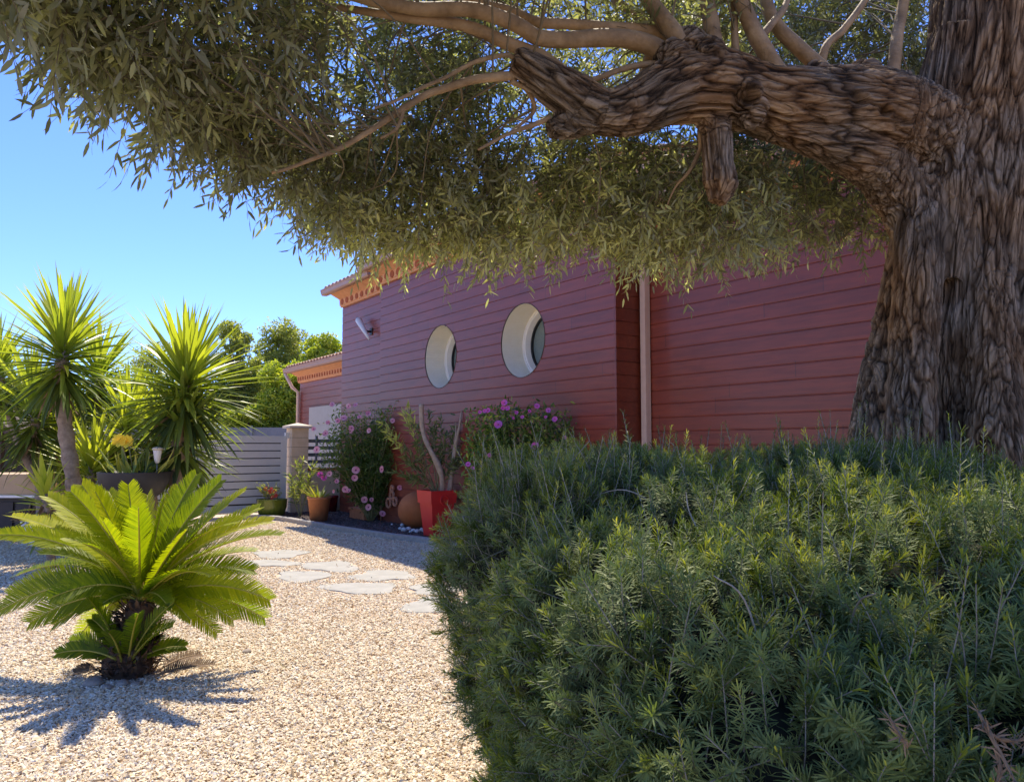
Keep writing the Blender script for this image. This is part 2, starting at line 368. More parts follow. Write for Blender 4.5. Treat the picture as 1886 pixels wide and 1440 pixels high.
M['rach'] = simple('cycad_rachis', (.30, .28, .03), (.40, .33, .05), 6, .5)
M['mallow'] = leafmat('mallow_leaf', [(0, (.045, .085, .02)), (.6, (.12, .19, .04)), (1, (.30, .36, .07))], .3)
M['oleander'] = leafmat('oleander_leaf', [(0, (.09, .12, .05)), (.6, (.22, .26, .09)), (1, (.55, .56, .14))], .35)
M['aloe'] = leafmat('aloe_leaf', [(0, (.12, .17, .04)), (.6, (.28, .32, .06)), (1, (.5, .42, .06))], .25)
M['pink'] = leafmat('pink_petal', [(0, (.82, .34, .44)), (1, (.93, .62, .66))], .4, (1.2, .95, 1.1), .6)
M['eye'] = simple('flower_eye', (.30, .03, .16), (.4, .05, .22), 20, .6)
M['magenta'] = leafmat('magenta_petal', [(0, (.50, .16, .55)), (1, (.85, .14, .45))], .35, (1.1, .8, 1.1), .6)
M['redfl'] = leafmat('red_petal', [(0, (.6, .05, .03)), (1, (.75, .12, .08))], .3, (1.2, .8, .8), .6)
M['yelfl'] = leafmat('yellow_petal', [(0, (.90, .58, .01)), (1, (.95, .80, .08))], .35, (1.1, 1, .5), .6)
M['tree1'] = leafmat('tree_leaf_dark', [(0, (.09, .12, .035)), (.55, (.20, .23, .06)), (1, (.46, .44, .12))], .45, (1.7, 1.8, .6))
M['tree2'] = leafmat('tree_leaf_light', [(0, (.11, .16, .03)), (.55, (.26, .32, .045)), (1, (.52, .50, .08))], .45, (1.7, 1.8, .5))
M['brown'] = simple('brown_timber', (.05, .032, .024), (.10, .07, .052), 8, .8, .4, 30)
M['dark'] = simple('dark_cabinet_gap_shade', (.018, .016, .017), (.03, .026, .027), 8, .6)
M['beige'] = simple('beige_fascia', (.45, .31, .18), (.52, .37, .22), 6, .7)
M['win'] = simple('garage_door_white', (.40, .36, .30), (.44, .40, .34), 6, .6)
M['mauve'] = simple('clay_ring', (.34, .16, .10), (.42, .22, .14), 8, .8)

# ================================================================== SETTING
g = Geo(); g.add([(-300, -60, 0), (300, -60, 0), (300, 600, 0), (-300, 600, 0)], [(0, 1, 2, 3)])
tag(g.build('ground', M['gravel']), kind='structure')

# kerb line (photo pixels on the ground)
kp = [(440, 957), (480, 956), (520, 959), (560, 966), (610, 975), (660, 983), (720, 992), (790, 1001)]
kpts = [G(*q) for q in kp]
d_ = nrm(kpts[-1]-kpts[-2])
kpts += [kpts[-1]+U*1.2, kpts[-1]+U*3.5, kpts[-1]+U*8]
kpath = smoothpath(kpts, 5); kpath[:, 2] = 0
g = Geo()
Tn = nrm(np.gradient(kpath, axis=0)); Sd = np.cross(Tn, [0, 0, 1.])
for i in range(0, len(kpath)-1):
    a, b = kpath[i], kpath[i+1]; a2 = a+(b-a)*.985
    sA, sB = Sd[i]*.055, Sd[i+1]*.055; z0 = np.array([0, 0, -.03]); z1 = np.array([0, 0, .075]); z2 = np.array([0, 0, .085])
    g.prism(np.array([a-sA+z0, a-sA+z1, a-sA*.7+z2, a+sA*.7+z2, a+sA+z1, a+sA+z0]), np.array([a2-sB+z0, a2-sB+z1, a2-sB*.7+z2, a2+sB*.7+z2, a2+sB+z1, a2+sB+z0]))
tag(g.build('kerb', M['kerb'], loc=kpath[0]), kind='structure')
# bed soil between kerb and wall
g = Geo(); vs = [p+np.array([0, 0, .03]) for p in kpath]
back = [W(16, .1, .03), W(-.6, -.4, .03), W(-.9, .75, .03)]
vs = np.array(vs+back); cen = vs.mean(0)
g.add(vs, [tuple(range(len(vs)))[::-1]]); bed = g.build('flower_bed_soil', M['soil']); tag(bed, kind='structure')
bedpoly = vs[:, :2]
def inpoly(pt, poly):
    x, y = pt[:, 0], pt[:, 1]; ins = np.zeros(len(pt), bool); j = len(poly)-1
    for i in range(len(poly)):
        xi, yi = poly[i]; xj, yj = poly[j]
        c = ((yi > y) != (yj > y)) & (x < (xj-xi)*(y-yi)/(yj-yi+1e-12)+xi); ins ^= c; j = i
    return ins
# stone chips ------------------------------------------------------
def chips(p, size, var, mi=0, flat=.45, G_=None):
    K = len(p); g = G_ or Geo()
    base = np.array([(1, 0, .1), (.35, .75, -.1), (-.6, .62, .1), (-1, -.1, -.1), (-.3, -.75, .1), (.65, -.6, -.1), (.15, .1, .95), (-.1, -.1, -.9)])
    v = base[None]*np.array([1, .62, flat])+rng.uniform(-.16, .16, (K, 8, 3))
    v = v*(size[:, None, None]); v[..., 0] *= rng.uniform(.7, 1.5, (K, 1))
    a = rng.uniform(0, 6.283, K); tl = rng.normal(0, .38, K)
    x, y, z = v[..., 0].copy(), v[..., 1].copy(), v[..., 2].copy()
    ct, st = np.cos(tl)[:, None], np.sin(tl)[:, None]; x, z = x*ct-z*st, x*st+z*ct
    ca, sa = np.cos(a)[:, None], np.sin(a)[:, None]; x, y = x*ca-y*sa, x*sa+y*ca
    v = np.stack([x, y, z], -1)+p[:, None, :]
    t = []
    for i in range(6): t += [(i, (i+1) % 6, 6), ((i+1) % 6, i, 7)]
    f = (np.arange(K)*8)[:, None, None]+np.array(t)[None]
    g.add(v.reshape(-1, 3), f.reshape(-1, 3), np.repeat(var, 8), mi); return g
def groundpts(n, y0, y1, x0, x1, pw):
    y = (y0**pw+(y1**pw-y0**pw)*rng.random(n))**(1/pw)
    px = rng.uniform(x0, x1, n); return np.stack([(px-943)/F*y, y, np.zeros(n)], 1)
pts = groundpts(175000, 3.0, 14.5, -60, 960, .55)
keep = ~inpoly(pts[:, :2], bedpoly)
pts = pts[keep]
steps = [(515, 1021, 95, 16), (497, 1038, 100, 13), (610, 1044, 106, 19), (558, 1062, 108, 19), (705, 1061, 112, 20), (666, 1084, 128, 24), (795, 1087, 92, 18), (790, 1117, 100, 27)]
for cx, cy, ww, hh in steps:
    px, py = proj(pts); pts = pts[((px-cx)/(ww*.5))**2+((py-cy)/(hh*.5))**2 > .82+.25*rng.random(len(px))]
sz = rng.uniform(.007, .0175, len(pts))*(1+.03*np.maximum(pts[:, 1]-4, 0))
pts[:, 2] = rng.uniform(0, .010, len(pts))
var = np.clip(rng.normal(.6, .24, len(pts)), 0, 1)
g = chips(pts, sz, var); tag(g.build('gravel', M['chips']), 'pale cream and tan crushed stone chips covering the yard', kind='stuff')
# dark bed gravel
q = rng.uniform([-5.6, 6], [1, 17], (26000, 2)); q = q[inpoly(q, bedpoly)]
pts = np.c_[q, np.full(len(q), .035)]
g = chips(pts, rng.uniform(.012, .024, len(pts)), np.clip(rng.normal(.45, .25, len(pts)), 0, 1)); tag(g.build('bed_gravel', M['lava']), 'dark volcanic gravel mulch in the flower bed', kind='stuff')
K = 420; pt_ = groundpts(K, 3.2, 12, -40, 900, .6); dd_ = rdir(K)*[1, 1, .12]; g = Geo()
g.leaves(pt_+[0, 0, .022], dd_, rdir(K)*.35+[0, 0, 1.], rng.uniform(.03, .07, K), rng.uniform(.008, .016, K), rng.normal(0, .35, K), var=rng.random(K))
tag(g.build('fallen_leaves', varmat('fallen_leaf', [(0, (.10, .06, .03)), (.6, (.28, .19, .09)), (1, (.42, .34, .18))], .8)), 'dry fallen leaves scattered on the gravel', kind='stuff')
# stepping stones
slab_lab = ['slim pointed grey slab farthest back in the stepping path', 'narrow grey slab nearest the cycad frond tips, second row from the back', 'grey stepping slab lying farthest right of the back three',
            'wide grey slab left of the centre of the stepping path', 'wide grey slab in the middle row, nearest the shaded gravel', 'largest rounded grey stepping slab in the middle of the path',
            'grey slab with notched edge, half behind the rosemary, farther one', 'grey slab closest to the viewer, partly behind the rosemary hedge']
for k, (cx, cy, ww, hh) in enumerate(steps):
    th = np.linspace(0, 2*math.pi, 18, endpoint=False)
    rr = 1+.14*np.sin(2*th+k*1.7)+.15*np.sin(3*th+k*2.3)+.09*np.sin(5*th+k)+rng.uniform(-.07, .07, 18)
    lo = np.array([G(cx+ww*.5*a*math.cos(b), cy+hh*.5*a*math.sin(b)) for a, b in zip(rr, -th)])
    c = lo.mean(0); lo2 = lo.copy(); lo2[:, 2] = -.01; top = lo.copy(); top[:, 2] = .007; top2 = c+(lo-c)*.985; top2[:, 2] = .011
    g = Geo(); n = 18; v = np.vstack([lo2, top, top2]); f = []
    for r in range(2):
        for i in range(n): f.append((r*n+i, r*n+(i+1) % n, (r+1)*n+(i+1) % n, (r+1)*n+i))
    f.append(tuple(range(2*n, 3*n))); g.add(v, f)
    tag(g.build('stepping_stone', M['slate'], loc=c), slab_lab[k], 'stepping stone', 'stepping stones across the gravel')
# threshold in front of gate
g = Geo(); g.box(W(-1.25, .9, 0), NW*3.6, U*.28, np.array([0, 0, .04])); tag(g.build('pavement', M['kerb']), kind='structure')

# ================================================================== HOUSE
def boards(s0, s1, off, z0, z1, th=.2, pitch=.165, zoff=0.):
    """closed solid with grooved face, extruded along s"""
    prof = []; z = z0
    prof.append((off, z0))
    zz = math.ceil((z0-zoff)/pitch)*pitch+zoff
    while zz < z1-.02:
        if zz > z0+.02: prof += [(off+.003, zz-.010), (off-.009, zz-.004), (off-.009, zz+.001), (off-.001, zz+.007), (off, zz+.016)]
        zz += pitch
    prof += [(off, z1), (off-th, z1), (off-th, z0)]
    g = Geo(); g.prism(np.array([W(s0, a, b) for a, b in prof]), np.array([W(s1, a, b) for a, b in prof])); return g
import bmesh
def recalc(me):
    b = bmesh.new(); b.from_mesh(me); bmesh.ops.recalc_face_normals(b, faces=b.faces); b.to_mesh(me); b.free()
def hole(obj, centers, r):
    recalc(obj.data)
    for (s, z) in centers:
        th = np.linspace(0, 2*math.pi, 72, endpoint=False)
        g = Geo(); a = np.array([W(s+r*math.cos(t), .6, z+r*math.sin(t)) for t in th]); b = np.array([W(s+r*math.cos(t), -.9, z+r*math.sin(t)) for t in th])
        g.prism(a, b); c = g.build('cutter', M['black']); recalc(c.data)
        obj_loc = obj.parent.location
        md = obj.modifiers.new('cut', 'BOOLEAN'); md.operation = 'DIFFERENCE'; md.solver = 'EXACT'; md.object = c
        bpy.context.view_layer.update(); dg = bpy.context.evaluated_depsgraph_get()
        me = bpy.data.meshes.new_from_object(obj.evaluated_get(dg)); obj.modifiers.clear(); old = obj.data; obj.data = me
        bpy.data.meshes.remove(old); bpy.data.objects.remove(c)
house = thing('house', W(5, -2, 0), 'red-brown timber clad house with two round windows and a terracotta eave', 'house')
S1, S2 = 2.2, 8.84
ZT = 4.48
p1 = wall_hit(811, 657, .12); p2 = wall_hit(962, 627, .12)
boards(0, S1, 0, 0, ZT).build('wall', M['wood'], house)
mw = boards(S1, S2, .12, 0, ZT+.09, .32).build('wall', M['wood'], house)
R1 = .535
hole(mw, [p1, p2], R1)
RS = -.34
ZR_ = 4.05
rw = boards(S2, 17, RS, 0, ZR_, .2, zoff=-.03).build('wall', M['wood'], house)
# return face of the projecting block (faces +U)
g = Geo(); prof = []
zz = 0.
vv = [(S2, 0.)]
while zz < ZT+.05:
    zz += .165; vv += [(S2+.03, zz-.012), (S2+.016, zz-.004), (S2+.03, zz+.008)]
g.box(W(S2, -.335, 0), U*.022, NW*.458, np.array([0, 0, ZT+.28]))
for k in range(28): g.box(W(S2+.022, -.335, k*.165+.006), U*.012, NW*.458, np.array([0, 0, .152]))
g.build('wall_return', M['woodr'], house)
# house body behind (closes the volume)
g = Geo(); g.box(W(.02, -.95, 0), U*16.9, NW*-6, np.array([0, 0, ZT-.02])); g.box(W(.02, -.95, 0), U*.2, NW*.7, np.array([0, 0, ZT-.02])); g.build('rear_walls', M['cream'], house)
# portholes
for (s, z) in (p1, p2):
    th = np.linspace(0, 2*math.pi, 72, endpoint=False); cs, sn = np.cos(th), np.sin(th)
    def ring(prof, name, mat, par):
        g = Geo(); n = 72; v = []
        for r, off in prof: v.append(np.array([W(s+r*a, off, z+r*b) for a, b in zip(cs, sn)]))
        f = []
        for i in range(len(prof)-1):
            for j in range(n): f.append((i*n+j, i*n+(j+1) % n, (i+1)*n+(j+1) % n, (i+1)*n+j))
        g.add(np.vstack(v), f, smooth=False); return g.build(name, mat, par)
    wnd = ring([(R1-.004, .128), (R1-.004, -.265), (R1-.012, -.27), (R1-.012, -.30)], 'round_window', M['cream'], house)
    tag(wnd, 'round window nearer the lamp' if s < 5 else 'round window nearer the downpipe')
    ring([(R1-.013, -.262), (R1-.04, -.262), (R1-.045, -.275), (R1-.06, -.28), (R1-.075, -.37), (R1-.09, -.372)], 'frame', M['rim'], wnd)
    ring([(R1-.088, -.36), (R1-.112, -.36), (R1-.112, -.42)], 'seal', M['black'], wnd)
    ring([(R1+.004, .1235), (R1-.005, .1290), (R1-.005, .11)], 'trim_edge', M['brown'], wnd)
    g = Geo(); g.add(np.vstack([np.array([W(s+(R1-.108)*a, -.40, z+(R1-.108)*b) for a, b in zip(cs, sn)])]), [tuple(range(72))])
    g.build('pane', M['glass'], wnd)
# eaves
def eave(s0, s1, off, z, par, over=.30, rr=.055, hp=.26, square=False, tiles=True):
    g = Geo()
    prof = [(off-.05, z), (off+.05, z), (off+.055, z+.03), (off+.075, z+.04), (off+.085, z+.17), (off+.13, z+.19), (off+over, z+.27), (off+over, z+.30), (off-.05, z+.30)]
    g.prism(np.array([W(s0, a, b) for a, b in prof]), np.array([W(s1, a, b) for a, b in prof]))
    s = s0+hp*.6
    while s < s1-hp*.4:
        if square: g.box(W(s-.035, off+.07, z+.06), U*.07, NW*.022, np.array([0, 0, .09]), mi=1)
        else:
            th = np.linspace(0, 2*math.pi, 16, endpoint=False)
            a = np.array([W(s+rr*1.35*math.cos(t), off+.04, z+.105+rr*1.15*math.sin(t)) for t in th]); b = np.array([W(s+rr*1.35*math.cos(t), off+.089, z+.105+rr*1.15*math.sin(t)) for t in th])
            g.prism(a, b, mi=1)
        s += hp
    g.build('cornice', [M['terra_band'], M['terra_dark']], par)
    g = Geo(); o2 = off+over
    prof = [(o2-.01, z+.26), (o2+.09, z+.255), (o2+.115, z+.28), (o2+.125, z+.35), (o2+.14, z+.365), (o2+.14, z+.38), (o2+.12, z+.38), (o2+.105, z+.30), (o2+.01, z+.28), (o2+.0, z+.37), (o2-.01, z+.37)]
    g.prism(np.array([W(s0-.22, a, b) for a, b in prof]), np.array([W(s1, a, b) for a, b in prof])); 
    g.prism(np.array([W(s0-.225, a, b) for a, b in [(o2-.01, z+.26), (o2+.09, z+.255), (o2+.115, z+.28), (o2+.14, z+.38), (o2-.01, z+.38)]]), np.array([W(s0-.215, a, b) for a, b in [(o2-.01, z+.26), (o2+.09, z+.255), (o2+.115, z+.28), (o2+.14, z+.38), (o2-.01, z+.38)]]))
    g.build('gutter', M['gutter'], par)
    # tiles: round cover tiles running up the slope, overlapping courses
    g = Geo(); s = s0-.12; slope = .29; row = .38
    nr = 10
    while s < s1:
        for k in range(nr):
            a0 = o2+.06-k*row; z0 = z+.40+(k*row)*slope+.012*(k > 0); jit = rng.uniform(-.006, .006)
            th = np.linspace(0, math.pi, 9); va = []; vb = []
            for rad, (A, B) in ((.085, (va, vb)),):
                for t in th: A.append(W(s+jit+rad*math.cos(t), a0, z0+rad*.75*math.sin(t))); B.append(W(s+jit+rad*.8*math.cos(t), a0-row-.06, z0+(row+.06)*slope+rad*.65*math.sin(t)))
                for t in th[::-1]: A.append(W(s+jit+(rad-.016)*math.cos(t), a0, z0+(rad-.016)*.75*math.sin(t))); B.append(W(s+jit+(rad-.016)*.8*math.cos(t), a0-row-.06, z0+(row+.06)*slope+(rad-.016)*.65*math.sin(t)))
            g.prism(np.array(va), np.array(vb))
        s += .205
    L = nr*row
    g.prism(np.array([W(s0-.2, o2-.02, z+.36), W(s0-.2, o2-.02-L, z+.36+L*slope), W(s0-.2, o2-.02-L, z+.33+L*slope), W(s0-.2, o2-.02, z+.33)]),
            np.array([W(s1, o2-.02, z+.36), W(s1, o2-.02-L, z+.36+L*slope), W(s1, o2-.02-L, z+.33+L*slope), W(s1, o2-.02, z+.33)]))
    g.build('roof', M['tile'], par)
eave(0, S1, 0, ZT, house)
eave(S1, S2+.1, .12, ZT+.09, house, rr=.06, hp=.25)
eave(S2+.1, 17, RS, ZR_, house, rr=.07, hp=.2)
# downpipe in the corner
g = Geo(); ds, dz = wall_hit(1187, 640, RS+.09)
g.box(W(ds-.06, RS+.015, 0), U*.085, NW*.085, np.array([0, 0, ZT+.5]))
dp = g.build('downpipe', M['pipe'], house)
# lamps on the wall
def wall_lamp(pa, pb, off, wpl, lab):
    sa, za = wall_hit(*pa, off); sb, zb = wall_hit(*pb, off)
    a = W(sa, off, za); b = W(sb, off, zb); sm, zm = (sa+sb)/2, (za*.42+zb*.58)
    r = thing('wall_lamp', W(sm+.05, wpl, zm), lab, 'wall lamp', 'tapered lamps on the timber wall')
    g = Geo(); g.tube([a, a*.97+b*.03, b*.6+a*.4, b], [.062, .07, .045, .02], 20); g.build('lamp_body', M['lampw'], r)
    g = Geo(); g.tube([a+(a-b)*.03, a+(b-a)*.02], [.052, .052], 16); g.build('bulb_opening', M['black'], r)
    g = Geo(); g.box(W(sm-.03, wpl+.002, zm-.07), U*.12, NW*.02, np.array([0, 0, .14])); g.tube([W(sm+.03, wpl+.01, zm), W(sm, off, zm)], .022, 8); g.build('bracket', M['black'], r)
wall_lamp((660, 589), (680, 625), .16, 0, 'white conical wall lamp beside the corner of the house')
wall_lamp((1400, 383), (1409, 418), RS+.16, RS, 'white conical wall lamp behind the olive leaves near the trunk')

# wing behind
wg = thing('garage_wing', W(-2.6, -2.2, 0), 'lower timber clad wing with tiled eave and pale door behind the gate pillar', 'outbuilding')
OW = -.55
# left end of wing at pixel column 553
r_ = ray(553, 700); t_ = ((C0+NW*OW-np.array([0, 0, EYE])) @ NW)/(r_ @ NW); sL = ((r_*t_+np.array([0, 0, EYE])-C0) @ U)
ZW = EYE+(820-706)/F*(W(sL, OW, 0)[1])
boards(sL, .3, OW, 0, ZW).build('wall', M['wood'], wg)
g = Geo(); g.box(W(sL+.02, OW-.2, 0), U*(-.1-sL), NW*-5, np.array([0, 0, ZW])); g.build('rear_walls', M['cream'], wg)
eave(sL, .4, OW, ZW, wg, over=.28, hp=.17, square=True)
a_, _ = wall_hit(573, 780, OW); b_, _ = wall_hit(640, 780, OW)
zd = EYE+(820-752)/F*W(a_, OW, 0)[1]
g = Geo(); g.box(W(a_, OW+.003, 0), U*(b_-a_), NW*.05, np.array([0, 0, zd])); dr = g.build('door', M['win'], wg)
g = Geo(); 
for k in range(5): g.box(W(a_, OW+.054, zd*(k+.1)/5), U*(b_-a_), NW*.008, np.array([0, 0, zd/5*.93]))
g.build('door_panels', M['win'], dr)
g = Geo(); g.tube([W(sL-.12, OW+.38, ZW+.26), W(sL-.04, OW+.2, ZW-.12), W(sL+.03, OW+.06, ZW-.25), W(sL+.03, OW+.06, 0)], .045, 10); g.build('downpipe', M['pipe'], wg)

# pillar, gate, low wall, railing
PB = G(545, 945); PW = .36
ps = (PB-C0) @ U; po = (PB-C0) @ NW
def PL(a, b, z): return W(ps+a, po+b, z)      # local pillar coordinates
pil = thing('gate_pillar', PL(0, 0, 0), 'beige block pillar with pale pyramid cap at the gate', 'gate pillar')
g = Geo(); hh = EYE+(820-789)/F*PB[1]; nb = 9; bh = hh/nb
for k in range(nb): g.box(PL(-PW/2, -PW/2, k*bh+.004), U*PW, NW*PW, np.array([0, 0, bh-.008]))
g.build('blocks', M['stone'], pil)
g = Geo(); g.box(PL(-PW/2+.006, -PW/2+.006, 0), U*(PW-.012), NW*(PW-.012), np.array([0, 0, hh])); g.build('mortar', M['mortar'], pil)
g = Geo(); e = PW/2+.07
g.box(PL(-e, -e, hh+.002), U*2*e, NW*2*e, np.array([0, 0, .05]))
g.add([PL(-e, -e, hh+.052), PL(e, -e, hh+.052), PL(e, e, hh+.052), PL(-e, e, hh+.052), PL(0, 0, hh+.12)], [(0, 4, 1), (1, 4, 2), (2, 4, 3), (3, 4, 0)])
g.build('cap', M['cap'], pil)
GH = EYE+(820-803)/F*PB[1]
gt = thing('gate', PL(0, PW/2+.8, 0), 'light grey gate of wide horizontal slats with narrow gaps', 'gate')
def leafgate(b0, b1):
    g = Geo(); z = .08; t = .04
    g.box(PL(-t/2, b0, z), U*t, NW*.13, np.array([0, 0, GH-z])); g.build('stile', M['gate'], gt); g = Geo(); g.box(PL(-t/2, b1-.13, z), U*t, NW*.13, np.array([0, 0, GH-z]))
    g.build('stile', M['gate'], gt)
    g = Geo(); g.box(PL(-.008, b0+.12, z+.02), U*.006, NW*(b1-b0-.24), np.array([0, 0, GH-z-.06])); g.build('gap_shade_sheet', M['dark'], gt)  # dark sheet added behind the slats so the gaps read as shade
    n = 10; ph = (GH-z)/n
    for k in range(n):
        g = Geo(); g.box(PL(-t/2+.003, b0+.13, z+k*ph+(.0 if k == 0 else .011)), U*(t-.006), NW*(b1-b0-.26), np.array([0, 0, ph-(.0 if k == n-1 else .011)-.011])); g.build('slat', M['gate'], gt)
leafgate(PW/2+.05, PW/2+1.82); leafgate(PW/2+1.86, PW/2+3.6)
g = Geo(); g.box(PL(-.03, PW/2+.001, GH-.05), U*.06, NW*.09, np.array([0, 0, .12])); g.build('hinge', M['gate'], gt)
lw = thing('low_wall', PL(0, -.6, 0), 'low beige wall with terracotta coping right of the gate pillar', 'wall')
zl = EYE-(862-820)/F*PB[1]
g = Geo(); g.box(PL(-.1, -1.35, 0), U*.2, NW*(1.35-PW/2-.002), np.array([0, 0, zl-.05])); g.build('masonry', M['stone'], lw)
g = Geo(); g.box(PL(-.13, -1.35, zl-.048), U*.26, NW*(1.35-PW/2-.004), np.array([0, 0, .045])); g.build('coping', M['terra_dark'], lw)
rl = thing('railing', PL(0, -.6, zl), 'dark grey tubular railing with curved post on the low wall', 'railing')
for k in range(4):
    g = Geo(); g.box(PL(-.02, -1.3, zl+.1+k*.15), U*.03, NW*(1.3-PW/2-.02), np.array([0, 0, .075])); g.build('rail', M['rail'], rl)
g = Geo(); g.tube(smoothpath([PL(.05, -PW/2-.02, zl+.03), PL(.05, -PW/2-.12, zl+.04), PL(.05, -PW/2-.22, zl+.14), PL(.05, -PW/2-.23, zl+.7)], 5), .028, 10); g.build('post', M['rail'], rl)
g = Geo(); g.box(np.array([-16, 25, 0]), np.array([10.2, .3, 0]), np.array([0, .12, 0]), np.array([0, 0, EYE+33/F*25]))
for k in range(5): g.box(np.array([-16+k*2.4, 24.93+k*.07, 0]), np.array([.1, 0, 0]), np.array([0, .05, 0]), np.array([0, 0, EYE+36/F*25]))
tag(g.build('boundary_wall', M['greywall'], loc=(-11, 25, 0)), 'slate grey boundary fence standing beyond the gate', 'fence')
# ================================================================== OLIVE TREE
TD = 4.35
oliv = thing('olive_tree', P(1800, 1000, TD)*[1, 1, 0], 'old olive tree with fissured trunk, thick horizontal limb and overhanging grey green crown', 'olive tree')
def PP(l): return [P(*q) for q in l]
trunk_axis = PP([(1800, 1190, TD), (1790, 900, TD), (1788, 700, TD), (1800, 500, TD), (1812, 300, TD), (1835, 100, TD+.05), (1850, -150, TD+.1), (1865, -420, TD+.15)])
limb_axis = PP([(1800, 420, TD), (1730, 290, TD), (1640, 222, TD-.1), (1560, 205, TD-.2), (1470, 200, TD-.3), (1390, 182, TD-.4), (1310, 160, TD-.5), (1240, 168, TD-.6), (1170, 200, TD-.7), (1110, 208, TD-.75), (1060, 180, TD-.8), (1010, 150, TD-.85), (968, 122, TD-.9), (945, 112, TD-.92)])
stub_axis = PP([(1300, 190, TD-.5), (1318, 240, TD-.5), (1322, 300, TD-.5), (1326, 340, TD-.5), (1318, 376, TD-.5)])
g = Geo(); tp = smoothpath(trunk_axis, 6)
g.tube(tp, lerpr([.50, .43, .37, .35, .37, .38, .36, .3], len(tp)), 40)
def col(l, r, k=16): 
    q = smoothpath(PP(l), 6); g.tube(q, lerpr(r, len(q)), k)
# buttress columns
col([(1600, 1150, TD-.1), (1610, 850, TD-.1), (1625, 720, TD-.08), (1660, 560, TD-.05), (1690, 400, TD), (1720, 250, TD)], [.19, .16, .14, .12, .12, .15])
col([(1660, 1150, TD-.35), (1672, 850, TD-.33), (1680, 700, TD-.28), (1690, 560, TD-.22), (1700, 420, TD-.15), (1720, 300, TD-.05)], [.17, .145, .13, .13, .14, .15])
col([(1835, 1200, TD-.42), (1832, 900, TD-.42), (1828, 720, TD-.36), (1822, 560, TD-.27), (1820, 400, TD-.2), (1815, 200, TD-.1)], [.19, .17, .15, .13, .12, .1])
col([(1930, 1200, TD-.3), (1920, 900, TD-.32), (1900, 700, TD-.28), (1890, 500, TD-.24), (1890, 250, TD-.15), (1890, 0, TD-.1)], [.2, .18, .17, .15, .15, .14])
col([(2020, 1150, TD), (2000, 800, TD), (1960, 500, TD), (1940, 200, TD), (1950, -100, TD)], [.24, .2, .18, .17, .17])
col([(1760, 60, TD-.05), (1740, 180, TD-.05), (1765, 350, TD-.2), (1752, 520, TD-.22)], [.13, .16, .12, .06])
col([(1905, 1150, TD+.4), (1880, 700, TD+.3), (1870, 300, TD+.2)], [.22, .18, .14])
col([(1650, 1150, TD+.3), (1700, 800, TD+.25), (1740, 500, TD+.15)], [.22, .18, .14])
g.lathe(P(1620, 900, TD-.22), [(.02, -.25), (.13, -.2), (.15, 0), (.12, .12), (.04, .2)], 16)
lp = smoothpath(limb_axis, 5)
lr = lerpr([.29, .29, .26, .235, .21, .185, .195, .17, .13, .112, .112, .095, .075, .055], len(lp))
g.tube(lp, lr, 28)
g.tube(smoothpath(PP([(1700, 520, TD-.05), (1690, 400, TD-.05), (1625, 310, TD-.1), (1530, 255, TD-.25), (1420, 225, TD-.38)]), 5), lerpr([.12, .17, .17, .14, .1], 21), 16)
q = smoothpath(stub_axis, 5); g.tube(q, lerpr([.10, .088, .085, .095, .05], len(q)), 18)
q = smoothpath(PP([(1090, 215, TD-.76), (1045, 228, TD-.78), (1012, 242, TD-.8)]), 5); g.tube(q, lerpr([.09, .075, .045], len(q)), 14)
for (a, b, dd, r) in [(1270, 95, -.55, .13), (1300, 108, -.6, .12), (1240, 110, -.62, .11), (1340, 128, -.52, .10), (1210, 150, -.65, .09), (1420, 150, -.4, .11), (1500, 150, -.33, .1), (1590, 150, -.2, .12), (1650, 170, -.1, .13), (1374, 172, -.6, .08), (1380, 205, -.52, .10)]:
    c = P(a, b, TD+dd); g.lathe(c-np.array([0, 0, r]), [(.02, 0), (r*.7, r*.3), (r, r), (r*.7, r*1.7), (.02, r*2)], 14)
tmp = g.build('tmp', M['bark'])
md = tmp.modifiers.new('r', 'REMESH'); md.mode = 'VOXEL'; md.voxel_size = .0066
md2 = tmp.modifiers.new('s', 'SMOOTH'); md2.factor = .5; md2.iterations = 8
bpy.context.view_layer.update(); dg = bpy.context.evaluated_depsgraph_get()
me = bpy.data.meshes.new_from_object(tmp.evaluated_get(dg)); bpy.data.objects.remove(tmp)
nv = len(me.vertices); co = np.empty(nv*3, np.float32); me.vertices.foreach_get('co', co); co = co.reshape(-1, 3).astype(float)
no = np.empty(nv*3, np.float32); me.vertices.foreach_get('normal', no); no = no.reshape(-1, 3).astype(float)
def skel(path, rad):
    path = np.asarray(path); seg = path[1:]-path[:-1]; sl_ = np.linalg.norm(seg, axis=1); cum = np.concatenate([[0], np.cumsum(sl_)])
    best = np.full(nv, 1e9); S_ = np.zeros(nv); V_ = np.zeros((nv, 3)); Tv = nrm(np.gradient(path, axis=0)); TL_ = np.zeros((nv, 3))
    for i in range(len(seg)):
        t = np.clip(((co-path[i]) @ seg[i])/sl_[i]**2, 0, 1); c = path[i]+t[:, None]*seg[i]; d = co-c
        dist = np.linalg.norm(d, axis=1)/rad[i]; m = dist < best
        best[m] = dist[m]; S_[m] = (cum[i]+t*sl_[i])[m]; V_[m] = d[m]
        tl_ = Tv[i]*(1-t)[:, None]+Tv[i+1]*t[:, None]; TL_[m] = tl_[m]
    TL_ = nrm(TL_); ax = (V_*TL_).sum(1); V_ = V_-TL_*ax[:, None]; S_ = S_+ax
    T = nrm(path[-1]-path[0]); return best, V_+T*(S_*.15)[:, None]
ls_ = smoothpath([lp[i] for i in (14, 24, 34, 44, 54, 65)], 3)
sk = [skel(tp, np.full(len(tp), .5)), skel(ls_, lerpr([.24, .2, .19, .14, .1, .07], len(ls_))), skel(q*0+smoothpath(stub_axis, (len(q)-1)//2)[:len(q)] if False else smoothpath(stub_axis, 5), np.full(21, .07))]
